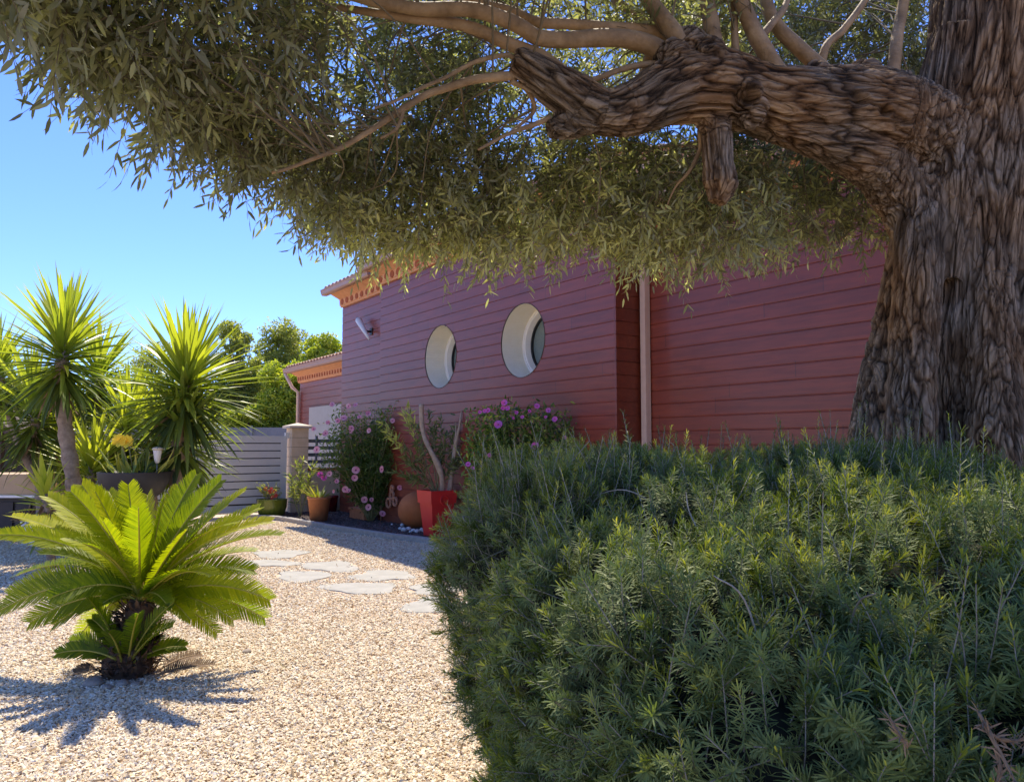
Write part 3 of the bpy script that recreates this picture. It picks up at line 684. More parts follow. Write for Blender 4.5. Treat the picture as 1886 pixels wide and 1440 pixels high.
def barkh(f, k):
    wv = np.stack([noise(f*7+k*9, 3), noise(f*7+31+k, 4), noise(f*7+77, 5)], 1)-.5
    f2 = f+wv*.07
    w2 = np.stack([noise(f*34+k, 13), noise(f*34+31, 14), noise(f*34+7, 15)], 1)-.5; f2 = f2+w2*.034
    a1, a2, ida = worley(f2*19, 11+k); b1, b2, idb = worley(f2*44+5, 21+k)
    r3 = noise(f2*70, 33)
    lump = fbm(f*4.2, 2, 8)
    crack = np.clip(1-(a2-a1)/.24, 0, 1)
    crack2 = np.clip(1-(b2-b1)/.26, 0, 1)
    h = .88-.62*crack*(.55+.8*lump)-.26*crack2-.22*r3+.22*(ida-.3)+.14*(idb-.3)
    return h, lump, crack
wts = np.stack([1/np.maximum(s_[0], .05)**6 for s_ in sk], 0); wts /= wts.sum(0)
H = 0; LU = 0
for k, s_ in enumerate(sk):
    h, l_, c_ = barkh(s_[1], k); H = H+wts[k]*h; LU = LU+wts[k]*l_
amp = .025*wts[0]+.019*wts[1]+.018*wts[2]
H = np.clip(H, 0, 1.15); co2 = co+no*(amp*(H-.70)+.04*(LU-.5))[:, None]
# knot holes on the limb
for (a, b, dd, r, dp_) in [(1374, 184, -.62, .055, .07), (1582, 184, -.45, .045, .035), (1640, 196, -.45, .035, .04)]:
    c = P(a, b, TD+dd); dx, dz = co2[:, 0]-c[0], (co2[:, 2]-c[2])*1.5; rr = np.sqrt(dx*dx+dz*dz)/r
    m = np.exp(-rr**2*1.2)*(co2[:, 1] < TD-.15)*(rr < 2.5); co2[:, 1] += m*dp_; H = H*(1-.8*np.clip(m, 0, 1))
    ringm = np.exp(-((rr-1.5)/.4)**2)*(co2[:, 1] < TD-.15)*(rr < 2.5); co2[:, 1] -= ringm*.012
fl = sk[0][1]*1.; wi = np.argmax(wts, 0)
for k in (1, 2): fl[wi == k] = sk[k][1][wi == k]+k*5
rl_ = np.array(oliv.location); me.vertices.foreach_set('co', (co2-rl_).astype(np.float32).ravel())
a = me.attributes.new('bark', 'FLOAT', 'POINT'); a.data.foreach_set('value', H.astype(np.float32))
a = me.attributes.new('flow', 'FLOAT_VECTOR', 'POINT'); a.data.foreach_set('vector', fl.astype(np.float32).ravel())
me.polygons.foreach_set('use_smooth', np.ones(len(me.polygons), bool)); me.materials.clear(); me.materials.append(M['bark']); me.update()
tr = bpy.data.objects.new('trunk', me); COL.objects.link(tr); tr.parent = oliv
# smooth branches -----------------------------------------------
def branch(l, r, k=12, n=6, name='branch'):
    q = smoothpath(PP(l), n); rr = lerpr(r, len(q)); rr = rr*(1+.10*(noise(q*9, 5)-.5)); q = q+(np.stack([noise(q*6, 1), noise(q*6, 2), noise(q*6, 3)], 1)-.5)*.012
    g = Geo(); g.tube(q, rr, k); g.build(name, M['branch'], oliv); return q
D1 = TD-.6
brs = []
brs.append(branch([(1245, 125, D1), (1212, 93, D1), (1165, 76, D1-.03), (1120, 71, D1-.08), (1050, 74, D1-.15), (993, 71, D1-.2), (962, 52, D1-.25), (934, 38, D1-.3), (860, 19, D1-.4), (767, 17, D1-.5), (704, 7, D1-.6), (640, -12, D1-.7)], [.055, .052, .046, .044, .04, .04, .038, .036, .034, .03, .028, .024], 16))
brs.append(branch([(1105, 205, TD-.75), (1075, 175, D1-.12), (1045, 146, D1-.15), (1003, 110, D1-.16), (971, 94, D1-.18), (905, 68, D1-.25), (840, 45, D1-.35), (760, 35, D1-.45), (720, 30, D1-.5), (600, 10, D1-.62)], [.06, .056, .05, .04, .036, .031, .027, .024, .02, .015], 14))
brs.append(branch([(1240, 95, D1+.1), (1231, 67, D1+.1), (1160, 54, D1+.06), (1101, 48, D1), (1040, 44, D1-.05), (990, 41, D1-.1), (945, 22, D1-.12), (878, 4, D1-.2), (800, -30, D1-.3)], [.034, .034, .03, .028, .026, .026, .024, .02, .018], 12))
brs.append(branch([(950, 140, TD-.88), (927, 141, TD-.92), (860, 152, TD-.97), (793, 171, TD-1), (741, 200, TD-1.05), (682, 241, TD-1.1), (619, 278, TD-1.15), (560, 300, TD-1.2), (500, 318, TD-1.25)], [.022, .022, .020, .018, .016, .013, .012, .009, .006]))
brs.append(branch([(741, 200, TD-1.05), (735, 225, TD-1.06), (725, 240, TD-1.08), (700, 255, TD-1.1)], [.012, .010, .008, .005], 8))
brs.append(branch([(950, 110, TD-.9), (934, 100, TD-.92), (880, 115, TD-.96), (830, 137, TD-1), (748, 175, TD-1.1), (690, 200, TD-1.2)], [.012, .012, .011, .010, .008, .005], 8))
brs.append(branch([(1230, 130, D1), (1209, 119, D1-.02), (1172, 122, D1-.05), (1138, 130, D1-.08), (1105, 142, D1-.1), (1079, 150, D1-.12), (1060, 175, D1-.1)], [.018, .018, .016, .015, .014, .011, .006], 10))
brs.append(branch([(940, 150, TD-.9), (970, 165, TD-.85), (985, 200, TD-.8), (965, 225, TD-.8), (940, 245, TD-.8)], [.014, .012, .010, .008, .006], 8))
brs.append(branch([(1015, 215, TD-.8), (975, 232, TD-.82), (930, 250, TD-.85), (880, 275, TD-.9)], [.014, .012, .009, .006], 8))
brs.append(branch([(1290, 240, TD-.45), (1289, 275, TD-.4), (1270, 315, TD-.4), (1245, 345, TD-.35), (1225, 390, TD-.3)], [.016, .012, .01, .007, .004], 8))
up = [([(1262, 105, 0), (1247, 69, 0), (1220, 34, .03), (1190, -5, .06), (1150, -60, .1)], .046), ([(1322, 120, .05), (1316, 84, .08), (1310, 40, .1), (1302, -5, .15), (1290, -80, .2)], .046),
      ([(1353, 140, .1), (1353, 102, .12), (1352, 20, .15), (1350, -60, .2)], .022), ([(1450, 165, .15), (1425, 124, .12), (1405, 85, .1), (1389, 55, .1), (1364, 0, .1), (1345, -60, .1)], .050),
      ([(1560, 175, .3), (1516, 130, .3), (1476, 91, .3), (1436, 55, .33), (1415, 18, .36), (1405, -40, .4)], .042), ([(1510, 135, .35), (1520, 87, .36), (1548, 60, .4), (1564, 40, .4), (1593, 0, .45), (1610, -40, .5)], .022),
      ([(1638, 190, .4), (1644, 135, .42), (1652, 80, .45), (1658, 36, .5), (1665, -10, .5), (1670, -80, .5)], .036), ([(1180, 180, .05), (1195, 110, .1), (1215, 60, .25), (1180, 35, .3), (1130, 0, .35)], .03),
      ([(1400, 70, .1), (1440, 20, .2), (1460, -30, .3)], .02)]
for l, r in up: brs.append(branch([(a, b, D1+c) for a, b, c in l], [r*1.25, r, r*.95, r*.85, r*.8], 12))
# ---------------- crown
edge = np.array([(-400, -200), (-60, 40), (0, 80), (60, 190), (150, 240), (190, 300), (270, 330), (330, 385), (400, 395), (470, 440), (560, 470), (640, 488), (720, 500), (800, 480), (900, 495), (1000, 492), (1080, 468), (1150, 478), (1200, 512), (1300, 500), (1400, 497), (1450, 470), (1550, 472), (1600, 470), (1900, 400)], float)
edge[:, 1] -= np.interp(edge[:, 0], [-60, 60, 300, 500, 640, 800], [20, 90, 95, 65, 18, -4])
def backy(x): return np.interp(x, [-1.5, -1.2, -.6, .2, 2.6, 4.5], [3.0, 3.9, 4.5, 4.65, 4.8, 4.4])
def crown_sample(n):
    x = rng.uniform(-1.62, 4.6, n); y = rng.uniform(1.15, 5.4, n)
    d = np.minimum(x+1.6, np.minimum(backy(x)+.15-y, (4.7-x)))
    d = np.where(rng.random(n) < .0, d, d)
    zlo = 2.36+1.25*np.clip(d/1.7, 0, 1)**.9
    ztop = 2.7+2.1*np.sqrt(np.clip(d/1.6, 0, 1))
    z = zlo+(ztop-zlo)*rng.random(n)**1.35
    p = np.stack([x, y, z], 1); ok = d > 0
    px, py = proj(p)
    ok &= py < np.interp(px, edge[:, 0], edge[:, 1])-.135*F/y
    inner = (px > 640) & (px < 1700) & (py > -250) & (py < 270)
    ok &= ~(inner & (y < 3.75)) & ~((px > 900) & (px < 1640) & (py > 60) & (py < 400) & (y < TD-.1)) & ~((px > 1590) & (y < TD+.25))
    ok &= ~((px > 640) & (px < 960) & (y < 2.6)) & ~((px > 1400) & (y < TD+.3))
    ok &= ~((px > 560) & (px < 940) & (np.abs(py-np.interp(px, [560, 741, 927], [300, 200, 141])) < 55) & (y < 3.35))
    return p[ok]
tw = crown_sample(26000)
print('twigs raw', len(tw))
# extra drooping skirt twigs along the visible lower fringe
fx = rng.uniform(640, 1590, 1500); fy = np.interp(fx, edge[:, 0], edge[:, 1])-rng.uniform(38, 230, 1500); fd = np.where(fx > 1420, rng.uniform(4.8, 5.4, 1500), rng.uniform(4.0, 5.25, 1500)); fd = np.where(fx < 950, np.minimum(fd, 4.45), fd)
sk_ = np.array([P(a, b, c) for a, b, c in zip(fx, fy, fd)])
fx = rng.uniform(-40, 680, 900); fy = np.interp(fx, edge[:, 0], edge[:, 1]); fd = np.interp(fx, [-40, 200, 680], [1.8, 2.5, 4.2])*rng.uniform(.92, 1.12, 900); fy = fy-.135*F/fd-rng.uniform(0, 130, 900)
sk2 = np.array([P(a, b, c) for a, b, c in zip(fx, fy, fd)])
fx = np.where(rng.random(2900) < .55, rng.uniform(1180, 1720, 2900), rng.uniform(700, 1720, 2900)); fy = rng.uniform(-120, 200, 2900); fd = rng.uniform(4.9, 6.6, 2900); fd = np.where(fx < 950, rng.uniform(4.2, 4.9, 2900), fd)
sk2 = np.vstack([sk2, np.array([P(a, b, c) for a, b, c in zip(fx, fy, fd)])])
NT = 10800
vis = tw; 
if len(vis) > NT: vis = vis[rng.choice(len(vis), NT, replace=False)]
tw = np.vstack([vis, sk_, sk2]); K = len(tw)
cenc = np.array([1.6, 3.2, 2.6]); out = nrm((tw-cenc)*[1, 1, .3])
low = np.clip((3.2-tw[:, 2])/.9, 0, 1)[:, None]
td = nrm(out*.45+rdir(K)*.9+np.array([0, 0, -1.])*low*.9+np.array([0, 0, .35])*(1-low))
TL = rng.uniform(.14, .30, K)
gL = Geo(); gT = Geo(); nl = 15
tt = (np.arange(nl)//2+1)/(nl/2+.5)
perp = nrm(np.cross(td, rdir(K))); perp2 = np.cross(td, perp)
cv = rdir(K)*.25
Pl, Dl, Nl, Vl, Ll, Wl = [], [], [], [], [], []
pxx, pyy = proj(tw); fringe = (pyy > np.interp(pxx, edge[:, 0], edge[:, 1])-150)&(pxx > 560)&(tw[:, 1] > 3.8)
tbase = np.clip(rng.normal(.36, .18, K)+.12*(tw[:, 1] > 3.9)+.20*fringe, 0, 1)  # lower fringe lighter: young tips, plus sunlit glow put into the leaf tint
for j in range(nl):
    t = tt[j]; pos = tw+td*(TL*t)[:, None]+(cv+np.array([0, 0, -.25]))*(TL*t*t)[:, None]*.6
    sgn = 1 if j % 2 else -1; ph = (j//2) % 2
    sd_ = (perp if ph else perp2)*sgn
    if j == nl-1: sd_ = sd_*.1
    dd = nrm(td*.75+sd_*.85+rng.normal(0, .22, (K, 3))+np.array([0, 0, -.22]))
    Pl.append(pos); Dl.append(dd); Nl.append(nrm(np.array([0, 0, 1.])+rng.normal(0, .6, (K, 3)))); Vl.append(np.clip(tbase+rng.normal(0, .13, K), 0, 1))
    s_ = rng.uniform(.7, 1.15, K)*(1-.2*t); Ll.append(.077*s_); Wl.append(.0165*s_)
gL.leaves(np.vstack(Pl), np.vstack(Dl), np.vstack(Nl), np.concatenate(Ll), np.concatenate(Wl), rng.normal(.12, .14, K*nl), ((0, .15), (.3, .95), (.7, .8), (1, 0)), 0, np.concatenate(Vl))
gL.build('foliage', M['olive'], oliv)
# twig stems (three sided)
def stems(g, base, tips_list, r0, r1, var=.5):
    """base (K,3), list of ring centres -> 3 sided tapered stems"""
    C = np.stack([base]+tips_list, 1); K, n, _ = C.shape
    T = nrm(C[:, -1]-C[:, 0]); A = nrm(np.cross(T, rdir(K))); B = np.cross(T, A); r0 = np.broadcast_to(r0, K); r1 = np.broadcast_to(r1, K)
    V = []
    for i in range(n):
        r = (r0+(r1-r0)*i/(n-1))[:, None]
        for k in range(3):
            th = 2.0944*k; V.append(C[:, i]+r*(math.cos(th)*A+math.sin(th)*B))
    V = np.stack(V, 1); f = []
    for i in range(n-1):
        for k in range(3): k2 = (k+1) % 3; f.append((i*3+k, i*3+k2, (i+1)*3+k2, (i+1)*3+k))
    Fc = (np.arange(K)*n*3)[:, None, None]+np.array(f)[None]
    g.add(V.reshape(-1, 3), Fc.reshape(-1, 4), np.repeat(np.broadcast_to(var, K), n*3), 0, True)
g = Geo()
def tpos(t): return tw+td*(TL*t)[:, None]+(cv+np.array([0, 0, -.25]))*(TL*t*t)[:, None]*.6
stems(g, tw-td*.06, [tpos(.35), tpos(.7), tpos(1)], .0022, .0008)
# connecting thin branches from the limb and the branches out to the twigs
allb = np.vstack([b[2:-9] for b in brs]+[lp[40:]])
sel = rng.choice(K, 260, replace=False)
for i in sel:
    d = np.linalg.norm(allb-tw[i], axis=1)+rng.uniform(0, .5, len(allb)); a = allb[np.argmin(d+rng.uniform(0, .8, len(d)))]; b = tw[i]
    L = np.linalg.norm(b-a)
    if L > 1.3: continue
    m = (a+b)/2+rng.normal(0, .07*L, 3)+np.array([0, 0, .12*L])
    q = smoothpath([a, m, b], 5); g.tube(q, lerpr([.0025+.003*L, .0035, .0018], len(q)), 5, caps=False)
g.build('twigs', M['twig'], oliv)

# ================================================================== ROSEMARY HEDGE
hp = np.array([(-.08, 3.37), (-.12, 2.7), (-.05, 2.15), (.06, 1.7), (.24, 1.35), (.50, 1.10), (.85, .96), (1.5, .92), (2.3, .95), (2.75, 1.5), (2.85, 2.4), (2.5, 3.15), (1.9, 3.45), (1.0, 3.6), (.2, 3.62)])
hc = np.array([1.25, 2.3])
ang = np.arctan2(hp[:, 1]-hc[1], hp[:, 0]-hc[0]); rad_ = np.linalg.norm(hp-hc, axis=1); o_ = np.argsort(ang)
def rho(th): return np.interp(th, ang[o_], rad_[o_], period=2*math.pi)
def htop(x, y):
    px = 943+F*x/np.maximum(y, .3)
    h = np.interp(y, [.9, 1.4, 2.0, 2.7, 3.6], [.97, 1.11, 1.27, 1.365, 1.385])
    h = h-.085*np.clip((.5-x)/.6, 0, 1)-.09*np.clip((x-1.5)/.6, 0, 1)
    return h
def hsurf(th, v):
    """v 0 centre of the top .. 1 base: flat top, rounded shoulder, steep side"""
    R = .17; rh = rho(th); a1 = rh-R; a2 = a1+R*math.pi/2; tot = a2+1.2-R; s = v*tot
    ph = np.clip((s-a1)/R, 0, math.pi/2); side = np.maximum(s-a2, 0)/(1.2-R)
    r = np.minimum(s, a1)+R*np.sin(ph)
    x = hc[0]+r*np.cos(th); y = hc[1]+r*np.sin(th); h = htop(x, y)
    z = (h-R*(1-np.cos(ph)))*(1-side)
    r = r*(1-.10*np.clip((.95-z)/.8, 0, 1)*(side > 0))
    return np.stack([hc[0]+r*np.cos(th), hc[1]+r*np.sin(th), z+0*r], -1)
def hpoint(th, v, lumps=True):
    p = hsurf(th, v); e = 1e-3
    a = hsurf(th+e, v)-p; b = hsurf(th, np.minimum(v+e, 1))-hsurf(th, np.minimum(v+e, 1)-e)
    n = nrm(np.cross(b, a)); 
    n = np.where(((p-np.array([hc[0], hc[1], .6]))*n).sum(-1, keepdims=True) < 0, -n, n)
    l = (fbm(p*2.8, 2, 5)-.5)*.22+(noise(p*7, 9)-.5)*.11
    return p+n*l[..., None], n
hedge = thing('rosemary_bush', (hc[0], hc[1], 0), 'large clipped rosemary bush with dark green needles in the foreground', 'rosemary bush')
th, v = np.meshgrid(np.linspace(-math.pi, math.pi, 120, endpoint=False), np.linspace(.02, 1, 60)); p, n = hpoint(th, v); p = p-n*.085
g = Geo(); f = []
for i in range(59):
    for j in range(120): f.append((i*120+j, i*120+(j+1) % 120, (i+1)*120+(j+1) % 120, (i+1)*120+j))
g.add(p.reshape(-1, 3), f, smooth=True); g.build('dark_core', M['core'], hedge)  # solid near-black core; the shade inside the bush is put in its colour
# area weighted sampling
NS = 90000; th = rng.uniform(-math.pi, math.pi, NS); v = rng.random(NS)
e = 2e-3; a = (hsurf(th+e, v)-hsurf(th, v))/e; v1 = np.minimum(v, .996); b = (hsurf(th, v1+e)-hsurf(th, v1))/e
area = np.linalg.norm(np.cross(a, b), axis=1)
p, n = hpoint(th, v)
depth = p[:, 1]; tocam = nrm(np.array([0, 0, EYE])-p); facing = (tocam*n).sum(1)
wt = area*np.where(facing > -.15, 1, .18)*np.where(p[:, 0] > 2.1, .35, 1)
dist = np.linalg.norm(p-np.array([0, 0, EYE]), axis=1)
wt *= 1; wt /= wt.sum()
NSP = 9400
idx = rng.choice(NS, NSP, replace=False, p=wt); p, n = p[idx], n[idx]; K = len(p)
flank = np.clip((.15-p[:, 0])/.5, 0, 1)*np.clip((1.25-p[:, 2])/.25+.3, 0, 1)
upm = np.where(n[:, 2] > .5, .30, .28)[:, None]
sdv = nrm(n*.8+np.array([0, 0, 1.])*upm+rdir(K)*.75)
LEN = rng.uniform(.065, .125, K); long_ = (rng.random(K) < .045) & (n[:, 2] > .4); LEN[long_] = rng.uniform(.18, .27, long_.sum())
sdv[long_] = nrm(n[long_]*.5+np.array([0, 0, 1.])+rdir(long_.sum())*.5)
bend = rdir(K)*.4+np.array([0, 0, .15])
base = p-sdv*(LEN*.55+.02)[:, None]
def spos(t): return base+sdv*(LEN*1.25*t)[:, None]+bend*(LEN*t*t)[:, None]*.6
gS = Geo(); stems(gS, base, [spos(.35), spos(.7), spos(.98)], .0019, .0011); 
for k in range(45):
    i = rng.integers(K); a = p[i]-n[i]*.06; b = a+nrm(n[i]*.3+rdir(1)[0]*.9+np.array([0, 0, .3]))*rng.uniform(.12, .26); q = smoothpath([a, (a+b)/2+rng.normal(0, .02, 3)+n[i]*.035, b], 5); gS.tube(q, lerpr([.0026, .002, .001], len(q)), 6, caps=False)
gS.build('stems', M['rstem'], hedge)
gN = Geo(); nn_ = 80; nsc = rng.uniform(.72, 1.25, K)*np.interp(p[:, 1], [1, 2, 3.2], [1.12, .92, .76])
pa = nrm(np.cross(sdv, rdir(K))); pb = np.cross(sdv, pa)
young_lit = np.clip(rng.normal(.34, .17, K)+.55*(noise(p*5, 77)-.5)+.22*flank+.35*(rng.random(K) < .08), 0, 1)  # young growth, plus the left flank's stronger light put into the needle tint
ph0 = rng.uniform(0, 6.28, K)
for j in range(nn_):
    t = (j+.5)/nn_; t = .12+.88*t
    az = ph0+(j % 2)*math.pi+(j//2)*1.9+rng.normal(0, .25, K)
    s_ = pa*np.cos(az)[:, None]+pb*np.sin(az)[:, None]
    lean = .42+1.4*max(0, t-.72)/.28
    tang = nrm(sdv+bend*1.2*t*.6)
    d = nrm(tang*lean+s_*1.05+rng.normal(0, .12, (K, 3)))
    nor = nrm(tang*1.0-s_*.6)
    L = nsc*rng.uniform(.025, .037, K)*(1-.35*max(0, t-.8)/.2)*(.9+.0*K)
    gN.leaves(spos(t), d, nor, L, .0025*nsc, rng.normal(.12, .12, K), ((0, .75), (.75, 1), (1, .45)), 0, np.clip(young_lit+.30*max(0, t-.75)/.25-.1+rng.normal(0, .06, K), 0, 1))
gN.build('needles', M['rosem'], hedge)
# dry brown sprigs near the lower right
for (l) in [[(1802, 1310, 1.12), (1822, 1350, 1.1), (1850, 1400, 1.08), (1880, 1460, 1.05)], [(1835, 1380, 1.1), (1842, 1420, 1.09), (1830, 1460, 1.08)], [(1640, 1325, 1.15), (1655, 1350, 1.14), (1672, 1376, 1.13)], [(1822, 1350, 1.1), (1850, 1362, 1.1), (1890, 1362, 1.1)]]:
    g = Geo(); q = smoothpath([P(a, b, c-.08) for a, b, c in l], 5); g.tube(q, lerpr([.0022, .003, .0012], len(q)), 6)
    k_ = len(q); d = nrm(np.gradient(q, axis=0)+rng.normal(0, .5, q.shape)); g.leaves(np.repeat(q, 3, 0), np.repeat(d, 3, 0)+rng.normal(0, .4, (k_*3, 3)), rdir(k_*3), .022, .0025, .1, var=.6)
    tag(g.build('dry_sprig', M['dry'], hedge), 'withered brown rosemary sprig')

# ================================================================== CYCAD
cb = G(240, 1243); cyc = thing('cycad', cb, 'bright yellow green cycad palm with a short brown trunk in the gravel', 'cycad')
CD = cb[1]; ctop = P(262, 1105, CD+.02)
g = Geo(); q = smoothpath([cb-np.array([0, 0, .05]), cb*.5+ctop*.5+np.array([-.005, 0, 0]), ctop], 8)
g.tube(q, lerpr([.13, .10, .08], len(q))*(1+.09*np.sin(np.arange(len(q))*1.9)), 20)
g.tube(smoothpath([cb+np.array([-.07, -.02, -.03]), cb+np.array([-.09, -.03, .12]), cb+np.array([-.06, -.02, .30])], 6), lerpr([.085, .07, .06], 13), 16)
# leaf-base scales
for k in range(420):
    t = rng.random(); c = cb*(1-t)+ctop*t; a = rng.uniform(0, 6.28); r = .105-.02*t; d0 = np.array([math.cos(a), math.sin(a), 0])
    if rng.random() < .3: c = c+np.array([-.08, -.03, -.0]); r = .07; c[2] = rng.uniform(.0, .28)
    g.leaves(c+d0*r*(1.0+.25*(1-t)), nrm(d0+np.array([0, 0, rng.uniform(.1, 1.2)])), d0, rng.uniform(.07, .14), .030, rng.uniform(-.7, .5), ((0, 1), (.5, .8), (1, 0)), .15, rng.random())
g.build('trunk', M['dry'] if False else varmat('cycad_trunk', [(0, (.035, .018, .01)), (.5, (.10, .055, .03)), (1, (.20, .12, .06))], .9, .6, 40), cyc)
tips = [(88, 915, -.1, 0), (150, 893, .12, 0), (200, 905, .3, 0), (236, 893, -.12, 1), (272, 912, .25, 0), (303, 915, -.18, 1), (362, 874, .15, 0), (408, 884, -.05, 0), (452, 904, .2, 0), (478, 935, .3, 0), (517, 985, -.05, 0), (470, 1015, .25, 0),
        (-6, 985, -.1, 0), (60, 962, .3, 0), (30, 1060, .25, 0), (-8, 1128, -.05, 0), (55, 1146, -.25, 0), (120, 990, -.35, 0), (468, 1050, .1, 0), (497, 1105, -.1, 0), (488, 1138, .15, 0), (430, 1142, -.2, 0), (255, 935, -.55, 1), (345, 975, -.5, 1),
        (100, 1150, -.2, 0), (350, 1140, -.3, 0), (400, 1165, -.1, 0), (150, 1165, .1, 0), (305, 1110, -.4, 0), (190, 1110, -.4, 0), (20, 950, .25, 0), (75, 1020, -.3, 0), (15, 1095, .15, 0), (95, 1100, -.45, 0), (440, 960, -.35, 0), (500, 960, .2, 0), (445, 1085, .25, 0), (390, 1060, -.5, 0), (385, 905, .3, 0), (130, 905, -.2, 0), (285, 960, .45, 0), (190, 960, -.45, 1),
        (150, 1000, -.5, 0), (110, 945, .2, 0), (330, 1050, -.45, 1), (410, 985, .35, 0), (175, 905, -.3, 1), (330, 900, .3, 0), (420, 930, -.3, 0), (215, 930, .35, 0)]
def frond(tip, c, arch, wid, npair, var, par=cyc, name='frond', roll=None):
    c = np.asarray(c); tip = np.asarray(tip); L = np.linalg.norm(tip-c)
    mid = c+(tip-c)*.45+np.array([0, 0, arch*L]); ts = np.linspace(0, 1, 15)[:, None]
    q = (1-ts)**2*c+2*ts*(1-ts)*mid+ts**2*tip
    g = Geo(); g.tube(q, lerpr([.0085, .006, .0025], 15), 6, var=.5)
    t = np.linspace(.16, .99, npair); tt = t[:, None]; pos = (1-tt)**2*c+2*tt*(1-tt)*mid+tt**2*tip
    T = nrm(2*(1-tt)*(mid-c)+2*tt*(tip-mid))
    outv = (tip-c)*[1, 1, 0]; outv = outv/max(np.linalg.norm(outv), .15)
    A = nrm(np.array([0, -.75, 1.])-.6*outv)
    S = nrm(np.cross(T, A)); N = np.cross(S, T)
    roll = rng.uniform(-.5, .5) if roll is None else roll
    S, N = S*math.cos(roll)+N*math.sin(roll), N*math.cos(roll)-S*math.sin(roll)
    pr = wid*np.interp(t, [0, .16, .35, .7, .93, 1], [.35, .6, 1, .95, .6, .4])
    for sg in (-1, 1):
        d = nrm(T*(.55+.55*tt)+sg*S*1.0+N*.38+rng.normal(0, .035, (npair, 3)))
        g.leaves(pos, d, nrm(N-sg*S*.25), pr*rng.uniform(.93, 1.05, npair), .0098, .06, ((0, .8), (.3, 1), (.8, .75), (1, 0)), 0, np.clip(var+rng.normal(0, .07, npair), 0, 1), 1)
    return g.build(name, [M['rach'], M['cycad']], par)
for (a, b, dy, up_) in tips:
    tip = P(a, b, CD+.1+dy); L = np.linalg.norm(tip-ctop); ar = .16 if b < 960 else .26
    if up_: ar = .1
    frond(tip, ctop+rng.normal(0, .015, 3), ar, rng.uniform(.115, .15)*min(1, L/.7+.2), int(58*max(.75, L/.75)), rng.uniform(.3, .8) if b < 1000 else rng.uniform(.12, .55), roll=rng.uniform(-.25, .25) if up_ else None)
for (a, b, dy, fa, fb) in [(160, 1100, -.1, 225, 1215), (320, 1110, -.1, 240, 1215), (340, 1190, .1, 245, 1220), (130, 1180, .1, 215, 1215), (255, 1130, -.3, 235, 1225), (105, 1203, -.05, 215, 1215), (170, 1140, .0, 222, 1210), (318, 1150, -.15, 236, 1225), (200, 1165, -.2, 225, 1220), (300, 1175, .1, 240, 1210)]:
    frond(P(a, b, CD-.08+dy), P(fa, fb, CD-.1), .2, .09, 34, .12)
# dry fronds and rocks by its foot
for k, (a, b, a2, b2) in enumerate([(290, 1235, 370, 1205), (285, 1245, 395, 1222), (180, 1232, 140, 1238)]):
    f_ = frond(G(a2, b2, .04), G(a, b, .05), .1, .075, 26, .0, name='dry_frond'); f_.data.materials[1] = M['dry']; f_.data.materials[0] = M['dry']
def rock(c, r, m, name, lab, cat, grp, sq=.65, seed=0):
    g = Geo(); k = 14; v = []; ph = np.linspace(0.05, math.pi-.05, 9)
    for f_ in ph:
        for t in np.linspace(0, 2*math.pi, k, endpoint=False): v.append((math.sin(f_)*math.cos(t), math.sin(f_)*math.sin(t), math.cos(f_)*sq))
    v = np.array(v); v = v*(1+.5*(noise(v*1.3+seed*7.3, seed)-.5))[:, None]*r; f = []
    for i in range(8):
        for j in range(k): f.append((i*k+j, (i+1)*k+j, (i+1)*k+(j+1) % k, i*k+(j+1) % k))
    f.append(tuple(range(k))[::1]); f.append(tuple(range(8*k, 9*k))[::-1])
    g.add(v+np.asarray(c)+np.array([0, 0, r*sq*.6]), f, smooth=True); return tag(g.build(name, m, loc=c), lab, cat, grp)
for k, (a, b, r, lb) in enumerate([(172, 1262, .060, 'flat brown rock left of the cycad trunk'), (226, 1262, .042, 'small pale grey rock in front of the cycad trunk'), (252, 1262, .032, 'smallest grey rock, right of the pale one before the cycad trunk'), (455, 1202, .035, 'lone tan stone on the gravel right of the cycad'), (198, 1268, .03, 'small dark rock between the flat brown and pale rocks by the cycad')]):
    rock(G(a, b), r, M['rock'], 'rock', lb, 'rock', 'rocks around the cycad', .5, k)

# ================================================================== YUCCAS
def rosette(c, axis, L, n, g, wid=.050, droop=1., vb=0.):
    axis = nrm(axis); a = nrm(np.cross(axis, [.3, 1, .1])); b = np.cross(axis, a)
    u = (np.arange(n)+.5)/n; pol = np.radians(6+128*u**.8)+rng.normal(0, .09, n); az = np.arange(n)*2.39996+rng.normal(0, .15, n)
    d = np.cos(pol)[:, None]*axis+np.sin(pol)[:, None]*(np.cos(az)[:, None]*a+np.sin(az)[:, None]*b)
    base = np.asarray(c)-axis*(u*.48)[:, None]+d*.02
    nor = nrm(axis+d*.0+rng.normal(0, .15, (n, 3)))
    var = np.clip(.95-.72*u**1.1+rng.normal(0, .1, n)+vb, 0, 1)
    g.leaves(base, d, nor, L*rng.uniform(.72, 1.15, n)*(1-.25*(u > .85)), wid*1.25*rng.uniform(.8, 1.1, n), np.clip(.04+.22*u*droop+rng.normal(0, .05, n), -.05, .5), ((0, .55), (.12, .75), (.45, 1), (.8, .55), (1, 0)), .16, var)
